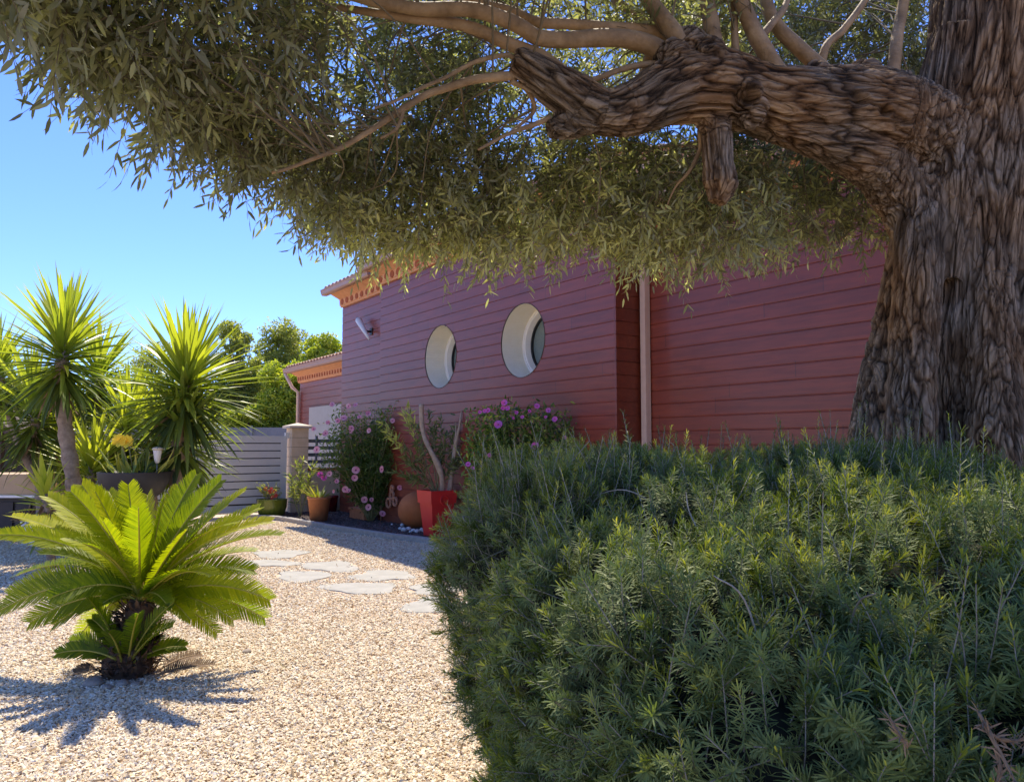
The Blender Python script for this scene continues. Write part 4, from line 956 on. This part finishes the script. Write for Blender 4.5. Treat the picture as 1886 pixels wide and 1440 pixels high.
def yucca(base, heads, lab, grp='yuccas in the planting at the gate'):
    """heads: list of (trunk pixel path incl. depth, radius, leaf length, n, droop)"""
    r = thing('yucca', base, lab, 'yucca', grp)
    for (path, rad, L, n, vb) in heads:
        pts = [P(*q) for q in path]
        pts[0][2] = min(pts[0][2], 0.0) if pts[0][2] < .3 else pts[0][2]
        q = smoothpath(pts, 8); g = Geo(); g.tube(q, lerpr([rad*1.25, rad*1.05, rad, rad*.8], len(q))*(1+.12*np.sin(np.arange(len(q))*2.1)), 14); g.build('trunk', M['yucbark'], r)
        g = Geo(); rosette(q[-1], nrm(q[-1]-q[-4])+np.array([0, 0, .3]), L*1.15, int(n*1.75), g, vb=vb+.05); axd = nrm(q[-1]-q[-4]); kd = 16; g.leaves(q[-1]-axd*rng.uniform(.35, .6, kd)[:, None]*L, rdir(kd)*.7-axd*1.1, rdir(kd), L*rng.uniform(.4, .75, kd), .04, .3, var=rng.random(kd), mi=1); g.build('leaf_rosette', [M['yucca'], M['dry']], r)
    return r
def gb(px, d): return np.array([(px-943)/F*d, d, 0])
def low_(px, d): return (px, HY+EYE*F/d+2, d)
yucca(gb(150, 9.52), [([low_(150, 9.52), (140, 920, 9.52), (122, 800, 9.52), (113, 705, 9.52), (118, 632, 9.52)], 0.087, 0.840, 142, .0)], 'tall yucca with a bare trunk, leftmost against the sky')
yucca(gb(325, 9.24), [([low_(325, 9.24), (322, 960, 9.24), (330, 820, 9.24), (345, 690, 9.24)], 0.084, 0.868, 173, .0), ([(326, 930, 9.24), (328, 880, 9.24), (331, 815, 9.24), (336, 770, 9.22)], 0.086, 0.62, 75, -.2)], 'tall yucca just left of the gate, above the black bowl')
yucca(gb(70, 10.92), [([low_(80, 10.92), (75, 900, 10.92), (68, 800, 10.92), (62, 745, 10.92)], 0.070, 0.840, 124, -.05), ([(78, 900, 10.92), (30, 800, 11.20), (5, 710, 11.34), (-5, 670, 11.34)], 0.056, 0.784, 99, -.02)], 'two headed yucca leaning left behind the bare trunk')
yucca(gb(230, 10.78), [([low_(215, 10.78), (220, 930, 10.78), (228, 820, 10.78), (236, 775, 10.78)], 0.070, 0.770, 117, .08), ([(222, 930, 10.78), (190, 850, 11.06), (180, 740, 11.34), (182, 680, 11.48)], 0.056, 0.756, 99, .0)], 'two headed yucca between the two tall ones')
yucca(gb(160, 10.08), [([low_(175, 10.08), (170, 930, 10.08), (168, 880, 10.08), (172, 850, 10.08)], 0.056, 0.644, 93, .12)], 'low bright yucca right of the bare trunk')
yucca(gb(85, 8.96), [([low_(95, 8.96), (88, 950, 8.96), (84, 920, 8.96), (82, 900, 8.96)], 0.042, 0.364, 27, .25)], 'smallest bright yucca offset beside the beige counter')
yucca(gb(280, 11.20), [([low_(280, 11.20), (280, 950, 11.20), (284, 850, 11.20), (290, 800, 11.20)], 0.070, 0.728, 105, .1)], 'short yucca directly behind the black bowl')

yucca(gb(345, 11.5), [([low_(330, 11.5), (338, 950, 11.5), (345, 860, 11.5), (352, 800, 11.5)], .06, .66, 90, .05)], 'low yucca hanging against the slatted gate')
yucca(gb(120, 11.8), [([low_(120, 11.8), (118, 950, 11.8), (112, 860, 11.8), (108, 790, 11.8)], .06, .72, 110, .1)], 'bright yucca filling the gap behind the bare trunk')
# black bowl on pedestal with its plants
BD = 8.9; bc = gb(252, BD); zb = EYE-(868-820)/F*BD; R_ = 62/F*BD
bo = thing('planter_bowl', bc, 'wide black bowl planter behind the cycad', 'planter')
g = Geo(); h = .34
g.lathe((bc[0], bc[1], zb-h), [(R_*.5, 0), (R_*.78, .1), (R_*.95, .22), (R_, h-.005), (R_, h), (R_*.94, h), (R_*.93, h-.04), (.02, h-.04)], 40); g.build('bowl', M['anth'], bo)
g = Geo(); g.lathe((bc[0], bc[1], 0), [(.2, 0), (.2, .03), (.13, .06), (.11, zb-h-.05), (.15, zb-h)], 28); g.build('pedestal', M['anth'], bo)
pf = thing('yellow_flower_plant', (bc[0], bc[1], zb-.04), 'leafy plant with yellow flowers growing in the black bowl', 'flowering plant')
g = Geo(); K = 34; x = rng.uniform(-.85, .85, K)*R_; bp = np.stack([bc[0]+x, bc[1]+rng.uniform(-.5, .5, K)*R_, np.full(K, zb-.03)], 1)
g.leaves(bp, nrm(np.stack([x*2.2+rng.normal(0, .15, K), rng.normal(0, .25, K), np.full(K, .75)], 1)), rdir(K), rng.uniform(.17, .48, K), rng.uniform(.03, .07, K), rng.uniform(0, .35, K), ((0, .5), (.4, 1), (.8, .6), (1, 0)), .1, rng.uniform(.3, 1, K)); g.build('leaves', M['aloe'], pf)
for (a, b) in [(222, 812), (236, 814)]:
    c = P(a, b, BD-.1); g = Geo(); g.tube([np.array([c[0]*.3+bc[0]*.7, BD, zb-.03]), c], .007, 6, mi=1); az = np.linspace(0, 6.28, 9)[:-1]
    g.leaves(np.repeat([c], 8, 0), np.stack([np.cos(az), -.5+0*az, np.sin(az)*.8+.25], 1), np.array([0, -1., .3]), .095, .07, .1, ((0, .4), (.5, 1), (.85, .7), (1, 0)), .1, rng.random(8)); g.build('flower', [M['yelfl'], M['stem']], pf)
c = P(290, 835, BD-.1)
sg = thing('garden_lantern', (c[0], c[1], zb-.04), 'small beige stake lantern stuck in the black bowl', 'lantern')
g = Geo(); g.tube([(c[0], c[1], zb-.08), (c[0], c[1], zb+.1)], .008, 8); g.build('stake', M['rail'], sg)
g = Geo(); g.lathe((c[0], c[1], zb+.1), [(.015, 0), (.03, .02), (.048, .14), (.05, .15)], 18); g.build('shade', M['lampw'], sg)
g = Geo(); g.lathe((c[0], c[1], zb+.252), [(.054, 0), (.06, .018), (.045, .034), (.005, .04)], 18); g.build('lid', M['cap'], sg)

# left terrace counter, lean-to, plinth
ct = thing('outdoor_counter', gb(-60, 11.8), 'beige topped dark outdoor counter at the left edge', 'counter')
def B(x0, x1, y0, y1, z0, z1, g): g.box((x0, y0, z0), (x1-x0, 0, 0), (0, y1-y0, 0), (0, 0, z1-z0)); return g
X = lambda px, d: (px-943)/F*d
Z = lambda py, d: EYE-(py-820)/F*d
B(X(-150, 11.8), X(72, 11.8), 11.85, 12.6, 0, Z(914, 11.8)-.02, Geo()).build('cabinet', M['dark'], ct)
for k in range(4): B(X(-60+k*32, 11.8), X(-60+k*32+26, 11.8), 11.82, 11.848, .06, Z(914, 11.8)-.08, Geo()).build('cabinet_door', M['dark'], ct)
B(X(-150, 11.8), X(74, 11.8), 11.75, 12.7, Z(910, 11.8), Z(873, 11.8), Geo()).build('fascia', M['beige'], ct)
B(X(-150, 11.8), X(76, 11.8), 11.72, 12.7, Z(915, 11.8), Z(910, 11.8)-.003, Geo()).build('white_edge', M['white'], ct)
ln = thing('lean_to', gb(20, 13.2), 'dark brown timber lean-to roof behind the yuccas', 'lean-to')
g = Geo()
for k in range(9):
    o0 = k*.14; g.prism(np.array([(X(-260, 13)+0, 13+o0, Z(560, 13)), (X(-260, 13), 13+o0, Z(575, 13)), (X(-260, 13), 13.12+o0, Z(575, 13)), (X(-260, 13), 13.12+o0, Z(560, 13))]), np.array([(X(112, 13), 13+o0, Z(868, 13)), (X(112, 13), 13+o0, Z(884, 13)), (X(112, 13), 13.12+o0, Z(884, 13)), (X(112, 13), 13.12+o0, Z(868, 13))]))
g.build('roof_boards', M['brown'], ln)
for k in range(7):
    px = -180+k*44; B(X(px, 13.3), X(px+9, 13.3), 13.3, 13.4, 0, Z(np.interp(px, [-260, 112], [585, 884]), 13.3), Geo()).build('post', M['brown'], ln)
B(X(-260, 14), X(100, 14), 14.2, 14.3, 0, 1.5, Geo()).build('back_panel', M['brown'], ln)
pc = gb(60, 11.0); pt = thing('flower_pot', pc, 'narrow pale pot with a dry grey succulent beside the dark counter', 'potted plant')
g = Geo(); g.lathe(pc, [(.07, 0), (.075, .28), (.10, .36), (.09, .36), (.08, .32), (.01, .32)], 20); g.build('pot', M['white'], pt)
g = Geo(); d = rdir(90)*[1, 1, .8]+[0, 0, .35]; g.leaves(pc+np.array([0, 0, .38])+d*.04, d, rdir(90), rng.uniform(.1, .24, 90), .025, .1, var=rng.random(90)); g.build('leaves', M['dry'], pt)
tag(B(X(72, 11), X(84, 11), 10.9, 11.02, 0, .42, Geo()).build('garden_plinth', M['white'], loc=gb(78, 11)), 'small square white plinth right of the succulent pot', 'plinth')

# ================================================================== BED PLANTS AND POTS
def stemplant(base, tips, mstem, r=.008, droop=.1):
    g = Geo(); paths = []
    for tp_ in tips:
        b = np.asarray(base)+rng.normal(0, .02, 3)*[1, 1, 0]; m = b*.5+np.asarray(tp_)*.5+np.array([0, 0, droop])+rng.normal(0, .03, 3)
        q = smoothpath([b, m, tp_], 6); g.tube(q, lerpr([r, r*.7, r*.3], len(q)), 6); paths.append(q)
    return g, paths
def flower5(c, r, nrmv, mats, par, name='flower', lab=None):
    g = Geo(); nrmv = nrm(nrmv); a = nrm(np.cross(nrmv, [0, .2, 1.])); b = np.cross(nrmv, a); az = np.arange(5)*1.2566+rng.random()
    d = np.cos(az)[:, None]*a+np.sin(az)[:, None]*b+nrmv*.35
    g.leaves(np.repeat([c], 5, 0), d, np.broadcast_to(nrmv, (5, 3)), r, r*1.15, .15, ((0, .3), (.4, .85), (.8, 1), (.95, .7), (1, 0)), .08, rng.random(5))
    c2 = np.asarray(c)+nrmv*r*.12; th = np.linspace(0, 6.283, 7)[:-1]; g.add([c2+(math.cos(t)*a+math.sin(t)*b)*r*.25 for t in th]+[c2+nrmv*r*.25], [(i, (i+1) % 6, 6) for i in range(6)], mi=1)
    o = g.build(name, mats, par); 
    if lab: o['label'] = lab
    return o
# pink mallow
mb = G(682, 962); MD = mb[1]; mal = thing('mallow_bush', mb, 'dense green mallow bush covered in pink flowers by the house corner', 'flowering bush')
tipsm = []
for k in range(95):
    a = rng.uniform(0, 6.28); r = rng.random()**.5; z = rng.uniform(.9, 2.15); x = math.cos(a)*r*(1.0 if z < 1.7 else .85)-.05; tipsm.append(mb+np.array([x, math.sin(a)*r*.5, z]))
g, paths = stemplant(mb, tipsm, M['stem'], .012, .15); g.tube([mb-[0, 0, .05], mb+[0, 0, .3]], [.045, .035], 10); g.build('stems', M['stem'], mal)
g = Geo(); pos = np.vstack([q_[3:] for q_ in paths]); pos = np.repeat(pos, 13, 0); pos = pos+rng.normal(0, .075, pos.shape)
K = len(pos); g.leaves(pos, rdir(K)+[0, 0, .4], rdir(K)+[0, 0, 1.], rng.uniform(.05, .11, K), rng.uniform(.02, .035, K), .15, ((0, .3), (.4, 1), (1, 0)), .1, np.clip(.42+.3*(pos[:, 2]-1.2)+rng.normal(0, .18, K), 0, 1)); g.build('leaves', M['mallow'], mal)
for (a, b, s_) in [(633, 770, 1), (645, 793, .8), (622, 775, .8), (604, 748+30, .7), (600, 798, 1), (612, 745, .8), (642, 748, .8), (655, 746, .8), (678, 762, .9), (662, 768, .7), (584, 828, 1.1), (655, 866, 1.2), (653, 880, 1), (704, 864, 1.1), (636, 901, 1), (642, 904, .8), (671, 920, 1), (684, 920, .7), (679, 934, 1), (704, 946, 1), (647, 789, .9), (680, 793, .8), (723, 775, .8), (607, 873, .9), (620, 886, .7), (578, 790, .7), (736, 898, .8), (615, 905, .6)]:
    c = P(a, b, MD-rng.uniform(.35, .55)); flower5(c, .062*s_, np.array([rng.normal(0, .4), -1, rng.uniform(0, .8)]), [M['pink'], M['eye']], mal)
# terracotta sphere + pebbles
c = G(766, 973); c[1] -= 0; r = 33/F*c[1]
g = Geo(); k = 24; ph = np.linspace(0.02, math.pi-.02, k); g.lathe((c[0], c[1], r), [(r*math.sin(f_), -r*math.cos(f_)) for f_ in ph], 48)
tag(g.build('terracotta_ball', M['ball'], loc=c), 'smooth terracotta ball between the mallow and the red planter', 'garden ball')
pl = ['pebble at the far left of the row under the terracotta ball', None]
words = ['leftmost white pebble below the terracotta ball', 'second white pebble from the left below the ball', 'upright white pebble touching the left side of the ball', 'third white pebble from the left below the ball', 'white pebble beneath the middle of the ball', 'small white pebble in front of the ball', 'white pebble under the right half of the ball', 'white pebble next to the red planter foot', 'white pebble squeezed between ball and planter', 'tiny white pebble on the dark gravel left of the ball']
for k, (a, b, r_) in enumerate([(737, 978, .03), (744, 981, .04), (741, 972, .035), (752, 980, .038), (761, 982, .035), (756, 984, .025), (768, 984, .036), (776, 981, .034), (782, 983, .03), (722, 970, .02)]):
    rock(G(a, b)+np.array([0, 0, .03]), r_*1.15, M['peb'], 'pebble', words[k], 'pebble', 'white pebbles around the terracotta ball', .8, k+3)
# red square planter
pc = G(797, 993); ZR = EYE-(903-820)/F*pc[1]
def RQ(s, o, z, sc=1.): return pc+U*s*sc+NW*o*sc+np.array([0, 0, z])
rp = thing('red_planter', RQ(.2, -.2, 0), 'tall square bright red planter with projecting rim', 'planter')
def sq(cx, hw, z): c = pc+U*-.0+NW*-.0; cc = c-U*(-.0); return np.array([RQ(-.0, 0, z)+U*(-hw)+0, ])
cen_ = pc+(-U*.20-NW*.2)+np.array([0, 0, 0.])  # planter centre (corner towards the viewer at pc)
cen_ = pc - nrm(U+NW)*.22
def ringq(hw, z): return np.array([cen_+U*a*hw+NW*b*hw+np.array([0, 0, z]) for a, b in ((-1, -1), (1, -1), (1, 1), (-1, 1))])
g = Geo(); g.prism(ringq(.145, 0), ringq(.20, ZR-.2)); g.build('body', M['red'], rp)
g = Geo(); A, B_, C_, D_ = ringq(.222, ZR-.2), ringq(.235, ZR), ringq(.20, ZR), ringq(.19, ZR-.06)
f = []
for i in range(3):
    for j in range(4): f.append((i*4+j, i*4+(j+1) % 4, (i+1)*4+(j+1) % 4, (i+1)*4+j))
f += [(3, 2, 1, 0), (12, 13, 14, 15)]; g.add(np.vstack([A, B_, C_, D_]), f); g.build('rim', M['red'], rp)
g = Geo(); th = np.linspace(0, 6.283, 25)
for (s_, z_) in ((.0, ZR*.80), (.0, ZR*.42)):
    g.tube([cen_+U*.245+NW*(.07*math.cos(t)+s_)+np.array([0, 0, z_+.07*math.sin(t)]) for t in th], .008, 6, caps=False)
g.build('ring_ornament', M['red'], rp)
pb_ = cen_+np.array([0, 0, ZR-.07]); PD = cen_[1]
ol = thing('oleander', pb_, 'pale leaved oleander growing in the red planter', 'shrub')
tp_ = [P(a, b, PD+c) for a, b, c in [(705, 780, 0), (712, 795, -.1), (745, 765, .1), (752, 752, 0), (770, 790, .2), (765, 820, -.2), (790, 760, .1), (800, 790, .1), (812, 775, .2), (822, 800, 0), (838, 790, .2), (850, 820, .1), (745, 850, 0), (730, 870, .1), (755, 880, -.1), (835, 850, 0), (865, 830, .1)]]
g, paths = stemplant(pb_, tp_, M['stem'], .009, .06); g.build('stems', M['stem'], ol)
g = Geo(); pos = np.repeat(np.vstack([q_[5:] for q_ in paths]), 7, 0); tan = np.repeat(np.vstack([nrm(np.gradient(q_, axis=0))[5:] for q_ in paths]), 7, 0); K = len(pos)
g.leaves(pos+rng.normal(0, .015, pos.shape), nrm(tan*.8+rdir(K)*.9), rdir(K)+[0, 0, .6], rng.uniform(.10, .18, K), .026, .12, ((0, .3), (.4, 1), (1, 0)), .1, np.clip(.3+.9*(pos[:, 0] < P(765, 800, PD)[0])*(pos[:, 2] > 1.4)*.6+rng.normal(0, .15, K), 0, 1)); g.build('leaves', M['oleander'], ol)
def driftwood(ls, rs, lab):
    r = thing('driftwood', pb_, lab, 'driftwood', 'driftwood branches in the red planter')
    for l, rr in zip(ls, rs):
        q = smoothpath([P(a, b, PD+c) for a, b, c in l], 5); g = Geo(); g.tube(q, lerpr(rr, len(q))*(1+.25*(noise(q*11, 3)-.5)), 12); g.build('branch', M['drift'], r)
driftwood([[(815, 905, 0), (814, 880, -.03), (806, 855, -.05), (792, 828, -.05), (782, 805, -.02), (777, 780, 0), (776, 744, 0)]], [[.045, .044, .048, .038, .036, .04, .042]], 'thick blunt driftwood branch, left one in the red planter')
driftwood([[(828, 905, .05), (832, 870, .05), (836, 840, .05), (840, 812, .05), (846, 785, .05), (850, 755, .05)], [(838, 815, .05), (840, 795, .03), (839, 778, .02)]], [[.04, .038, .036, .03, .022, .006], [.02, .014, .004]], 'slender forked driftwood branch, right one in the red planter')
# terracotta pot with succulents
def pot(c, rt, rb, h, mat, name, lab, soil=True, rim=.03):
    r = thing(name, c, lab, 'flower pot'); g = Geo()
    g.lathe(c, [(rb, 0), (rt*.97, h-rim*1.6), (rt*1.03, h-rim*1.5), (rt*1.05, h), (rt*.93, h), (rt*.9, h-.05), (.01, h-.05)], 36); g.build('body', mat, r); return r
c = G(587, 962); c[2] = .03; D = c[1]; hq = (962-918)/F*D
pot(c, 21/F*D, 15/F*D, hq, M['tpot'], 'terracotta_pot', 'round terracotta flower pot on the kerb side of the bed')
al = thing('aloe', c+[0, 0, hq-.05], 'spiky yellow green aloe growing in the terracotta pot', 'succulent')
g = Geo(); K = 46; d = rdir(K)*[1, 1, .6]+[0, 0, .75]; g.leaves(c+np.array([0, 0, hq-.04])+d*[.09, .09, 0], d, d*[1, 1, 0]*-1+[0, 0, 1.], rng.uniform(.15, .38, K), .045, rng.uniform(-.1, .2, K), ((0, .9), (.3, 1), (.75, .5), (1, 0)), .2, rng.uniform(.1, 1, K)); g.build('leaves', M['aloe'], al)
for (a, b) in [(590, 874), (597, 880)]: flower5(P(a, b, D), .06, (0, -1, .4), [M['magenta'], M['eye']], al)
# oleander behind against the pillar
ob = gb(558, 15.1); o2 = thing('pale_shrub', ob, 'thin grey green shrub against the gate pillar behind the terracotta pot', 'shrub')
tp_ = [P(a, b, 15.1) for a, b in [(545, 855), (558, 848), (535, 875), (570, 880), (550, 890), (540, 905), (575, 860)]]
g, paths = stemplant(ob, tp_, M['stem'], .01, .08); g.build('stems', M['stem'], o2)
g = Geo(); pos = np.repeat(np.vstack([q_[5:] for q_ in paths]), 6, 0); K = len(pos); g.leaves(pos, rdir(K)+[0, 0, .7], rdir(K), rng.uniform(.12, .2, K), .02, .12, var=rng.uniform(.2, 1, K)); g.build('leaves', M['oleander'], o2)
# green bowl with red flowers
c = G(500, 953); c[2] = .02; D = c[1]; hq = (953-922)/F*D
r = thing('green_bowl', c, 'glazed olive green bowl on the kerb before the gate', 'flower pot'); g = Geo(); R_ = 27/F*D
g.lathe(c, [(R_*.6, 0), (R_*.85, .06), (R_*.98, .2), (R_, hq), (R_*1.04, hq+.01), (R_*.95, hq+.01), (R_*.9, hq-.04), (.01, hq-.04)], 40); g.build('body', M['gpot'], r)
rf = thing('red_flower_plant', c+[0, 0, hq-.04], 'wispy plant with small red flowers growing in the green bowl', 'flowering plant')
tp_ = [c+[rng.uniform(-.3, .22), rng.uniform(-.15, .15), hq+rng.uniform(.1, .34)] for k in range(34)]
g, paths = stemplant(c+[0, 0, hq-.05], tp_, M['stem'], .004, .03); g.build('stems', M['dry'], rf)
g = Geo(); pos = np.repeat(np.vstack([q_[4:] for q_ in paths]), 2, 0); K = len(pos); g.leaves(pos, rdir(K)+[0, 0, .4], rdir(K), .04, .012, .1, var=rng.uniform(.3, 1, K)); g.build('leaves', M['oleander'], rf)
for (a, b) in [(500, 901), (506, 905), (496, 906), (502, 916), (508, 913), (490, 900)]: flower5(P(a, b, D-.05), .045, (rng.normal(0, .3), -1, .5), [M['redfl'], M['eye']], rf)
# small dark red pot, low terracotta trough, clay rings
c = G(612, 944); c[2] = .03; pot(c, .12, .09, .34, simple('dark_red_glaze', (.12, .012, .012), (.18, .02, .02), 5, .25), 'red_pot', 'small glossy dark red pot behind the terracotta pot')
s_, _ = wall_hit(668, 930, .3); r = thing('terracotta_trough', W(s_, .3, 0), 'low terracotta trough against the wall under the mallow', 'planter')
g = Geo(); g.box(W(s_-.35, .2, .035), U*.7, NW*.22, np.array([0, 0, .16])); g.build('trough', M['tpot'], r); g = Geo(); g.box(W(s_-.37, .18, .197), U*.74, NW*.26, np.array([0, 0, .035])); g.build('rim', M['tpot'], r)
r = thing('clay_ring_ornament', W(2.5, .2, 0), 'stacked clay ring ornament against the wall right of the mallow', 'ornament')
for (a, b, rr) in [(716, 926, .085), (722, 912, .07), (728, 924, .07), (722, 900, .05)]:
    s_, z_ = wall_hit(a, b, .2); g = Geo(); g.tube([W(s_+rr*math.cos(t), .2, z_+rr*math.sin(t)) for t in np.linspace(0, 6.283, 21)], .026, 8, caps=False); g.build('clay_ring', M['mauve'], r)
g = Geo(); g.tube([W(2.45, .18, 0), W(2.45, .18, .55)], .015, 8); g.build('stake', M['mauve'], r)
# magenta bush behind the rosemary
mb = gb(950, 9.75); mg = thing('magenta_bush', mb, 'airy bush with magenta and violet flowers behind the rosemary', 'flowering bush')
fl_ = [(929, 742, 1), (935, 752, .8), (926, 752, .7), (989, 748, .9), (1010, 756, .8), (1022, 772, .9), (893, 757, .7), (899, 756, .8), (884, 759, .6), (918, 782, 1.3), (986, 821, 1.2), (902, 838, .7), (975, 757, .6), (951, 760, .6), (1040, 806, .7), (962, 768, .6), (862, 855, .8), (945, 770, .5), (1005, 768, .5), (870, 862, .6)]
tp_ = [P(a, b, 9.75+rng.uniform(-.25, .15)) for a, b, _ in fl_]+[P(rng.uniform(862, 1045), rng.uniform(758, 850), 9.75+rng.uniform(-.3, .15)) for k in range(90)]
g = Geo(); paths = []
for q0 in tp_:
    b0 = np.array([mb[0]+(q0[0]-mb[0])*.55, mb[1]+(q0[1]-mb[1])*.5, 0]); q = smoothpath([b0, (b0+q0)/2+rng.normal(0, .04, 3), q0], 6); g.tube(q, lerpr([.008, .006, .003], len(q)), 6); paths.append(q)
g.build('stems', M['stem'], mg)
g = Geo(); pos = np.repeat(np.vstack([q_[6:] for q_ in paths]), 13, 0); pos = pos+rng.normal(0, .05, pos.shape); K = len(pos)
g.leaves(pos, rdir(K)+[0, 0, .3], rdir(K)+[0, 0, .8], rng.uniform(.04, .09, K), .028, .12, var=np.clip(rng.normal(.5, .28, K), 0, 1)); g.build('leaves', M['mallow'], mg)
for k, (a, b, s_) in enumerate(fl_): flower5(P(a, b, 9.4), .042*s_, (rng.normal(0, .3), -1, .4), [M['magenta'], M['eye']], mg)

# ================================================================== BACKGROUND TREES
def tree(px, top, bot, d, wpx, lab, mat, n=7000, seed=0, leaf=.22, lobes=15, trunk=True):
    base = gb(px, d); r = thing('tree', base, lab, 'tree', 'trees beyond the gate'); zt, zb_ = Z(top, d), max(Z(bot, d), .3); wd = wpx*1.2/F*d/2
    lg = np.random.default_rng(seed+100); g = Geo(); cs_ = []
    for k in range(lobes):
        u = (k+.5)/lobes; z = zb_+(zt-zb_)*(.10+.76*u); a = k*2.4+seed; rr = wd*.55*math.sin(math.pi*min(.92, .25+.62*u)); cs_.append((np.array([base[0]+math.cos(a)*rr, d+math.sin(a)*rr*.8, z]), wd*lg.uniform(.32, .60)*(1.05-.35*u)))
    for c, rad in cs_:
        K = int(n/lobes*(rad/wd/.5)**2); u = rdir(K); rr = rad*(lg.random(K)**.33)*(1+.45*(noise(u*2.6+seed+c[2], 4)-.5)); pos = c+u*rr[:, None]*[1, 1, .85]
        clump = fbm(pos*1.7, 2, seed); keep = clump > .39; pos = pos[keep]; u = u[keep]; clump = clump[keep]; K = len(pos)
        g.leaves(pos, nrm(u*.6+rdir(K)), nrm(rdir(K)*.8+[0, 0, .7]), leaf*lg.uniform(.6, 1.2, K), leaf*.5, .2, ((0, .4), (.45, 1), (1, 0)), .1, np.clip(.4+.3*(pos[:, 2]-zb_)/(zt-zb_)+lg.normal(0, .2, K), 0, 1))
    g.build('crown', mat, r)
    g = Geo(); top_ = np.array([base[0], d, zt-.2*(zt-zb_)]); q = smoothpath([base, base*.5+top_*.5+[.1, 0, 0], top_], 6); g.tube(q, lerpr([.16, .11, .03], len(q)), 8)
    for c, rad in cs_[::2]: g.tube(smoothpath([base+[0, 0, c[2]*.55], (base+c)/2+[0, 0, c[2]*.25], c], 4), lerpr([.07, .05, .02], 9), 6)
    g.build('trunk', M['tbark'], r)
tree(432, 572, 800, 31, 95, 'slim dark tree right of the second tall yucca', M['tree1'], 27200, 1, .14)
tree(522, 574, 790, 34, 125, 'rounded tree rising behind the gate, tallest in the middle', M['tree1'], 37400, 2, .14)
tree(600, 596, 800, 30, 110, 'yellow tipped tree touching the house corner', M['tree2'], 34000, 3, .14)
tree(530, 650, 850, 27, 125, 'dense bright green tree directly behind the gate pillar', M['tree2'], 44200, 4, .13)
tree(275, 605, 860, 33, 150, 'dark tree between the two tall yuccas', M['tree1'], 27200, 5, .14)
tree(455, 740, 850, 26, 85, 'small pale bush just over the grey fence', M['tree2'], 15300, 6, .13, 6)
tree(370, 680, 860, 30, 130, 'dark tree hidden behind the second tall yucca', M['tree1'], 23800, 7, .14)
tree(130, 690, 870, 28, 170, 'broad tree behind the bare yucca trunk', M['tree1'], 23800, 8, .14)
tree(20, 650, 860, 32, 150, 'tree at the left edge behind the lean-to', M['tree1'], 20400, 9, .14)
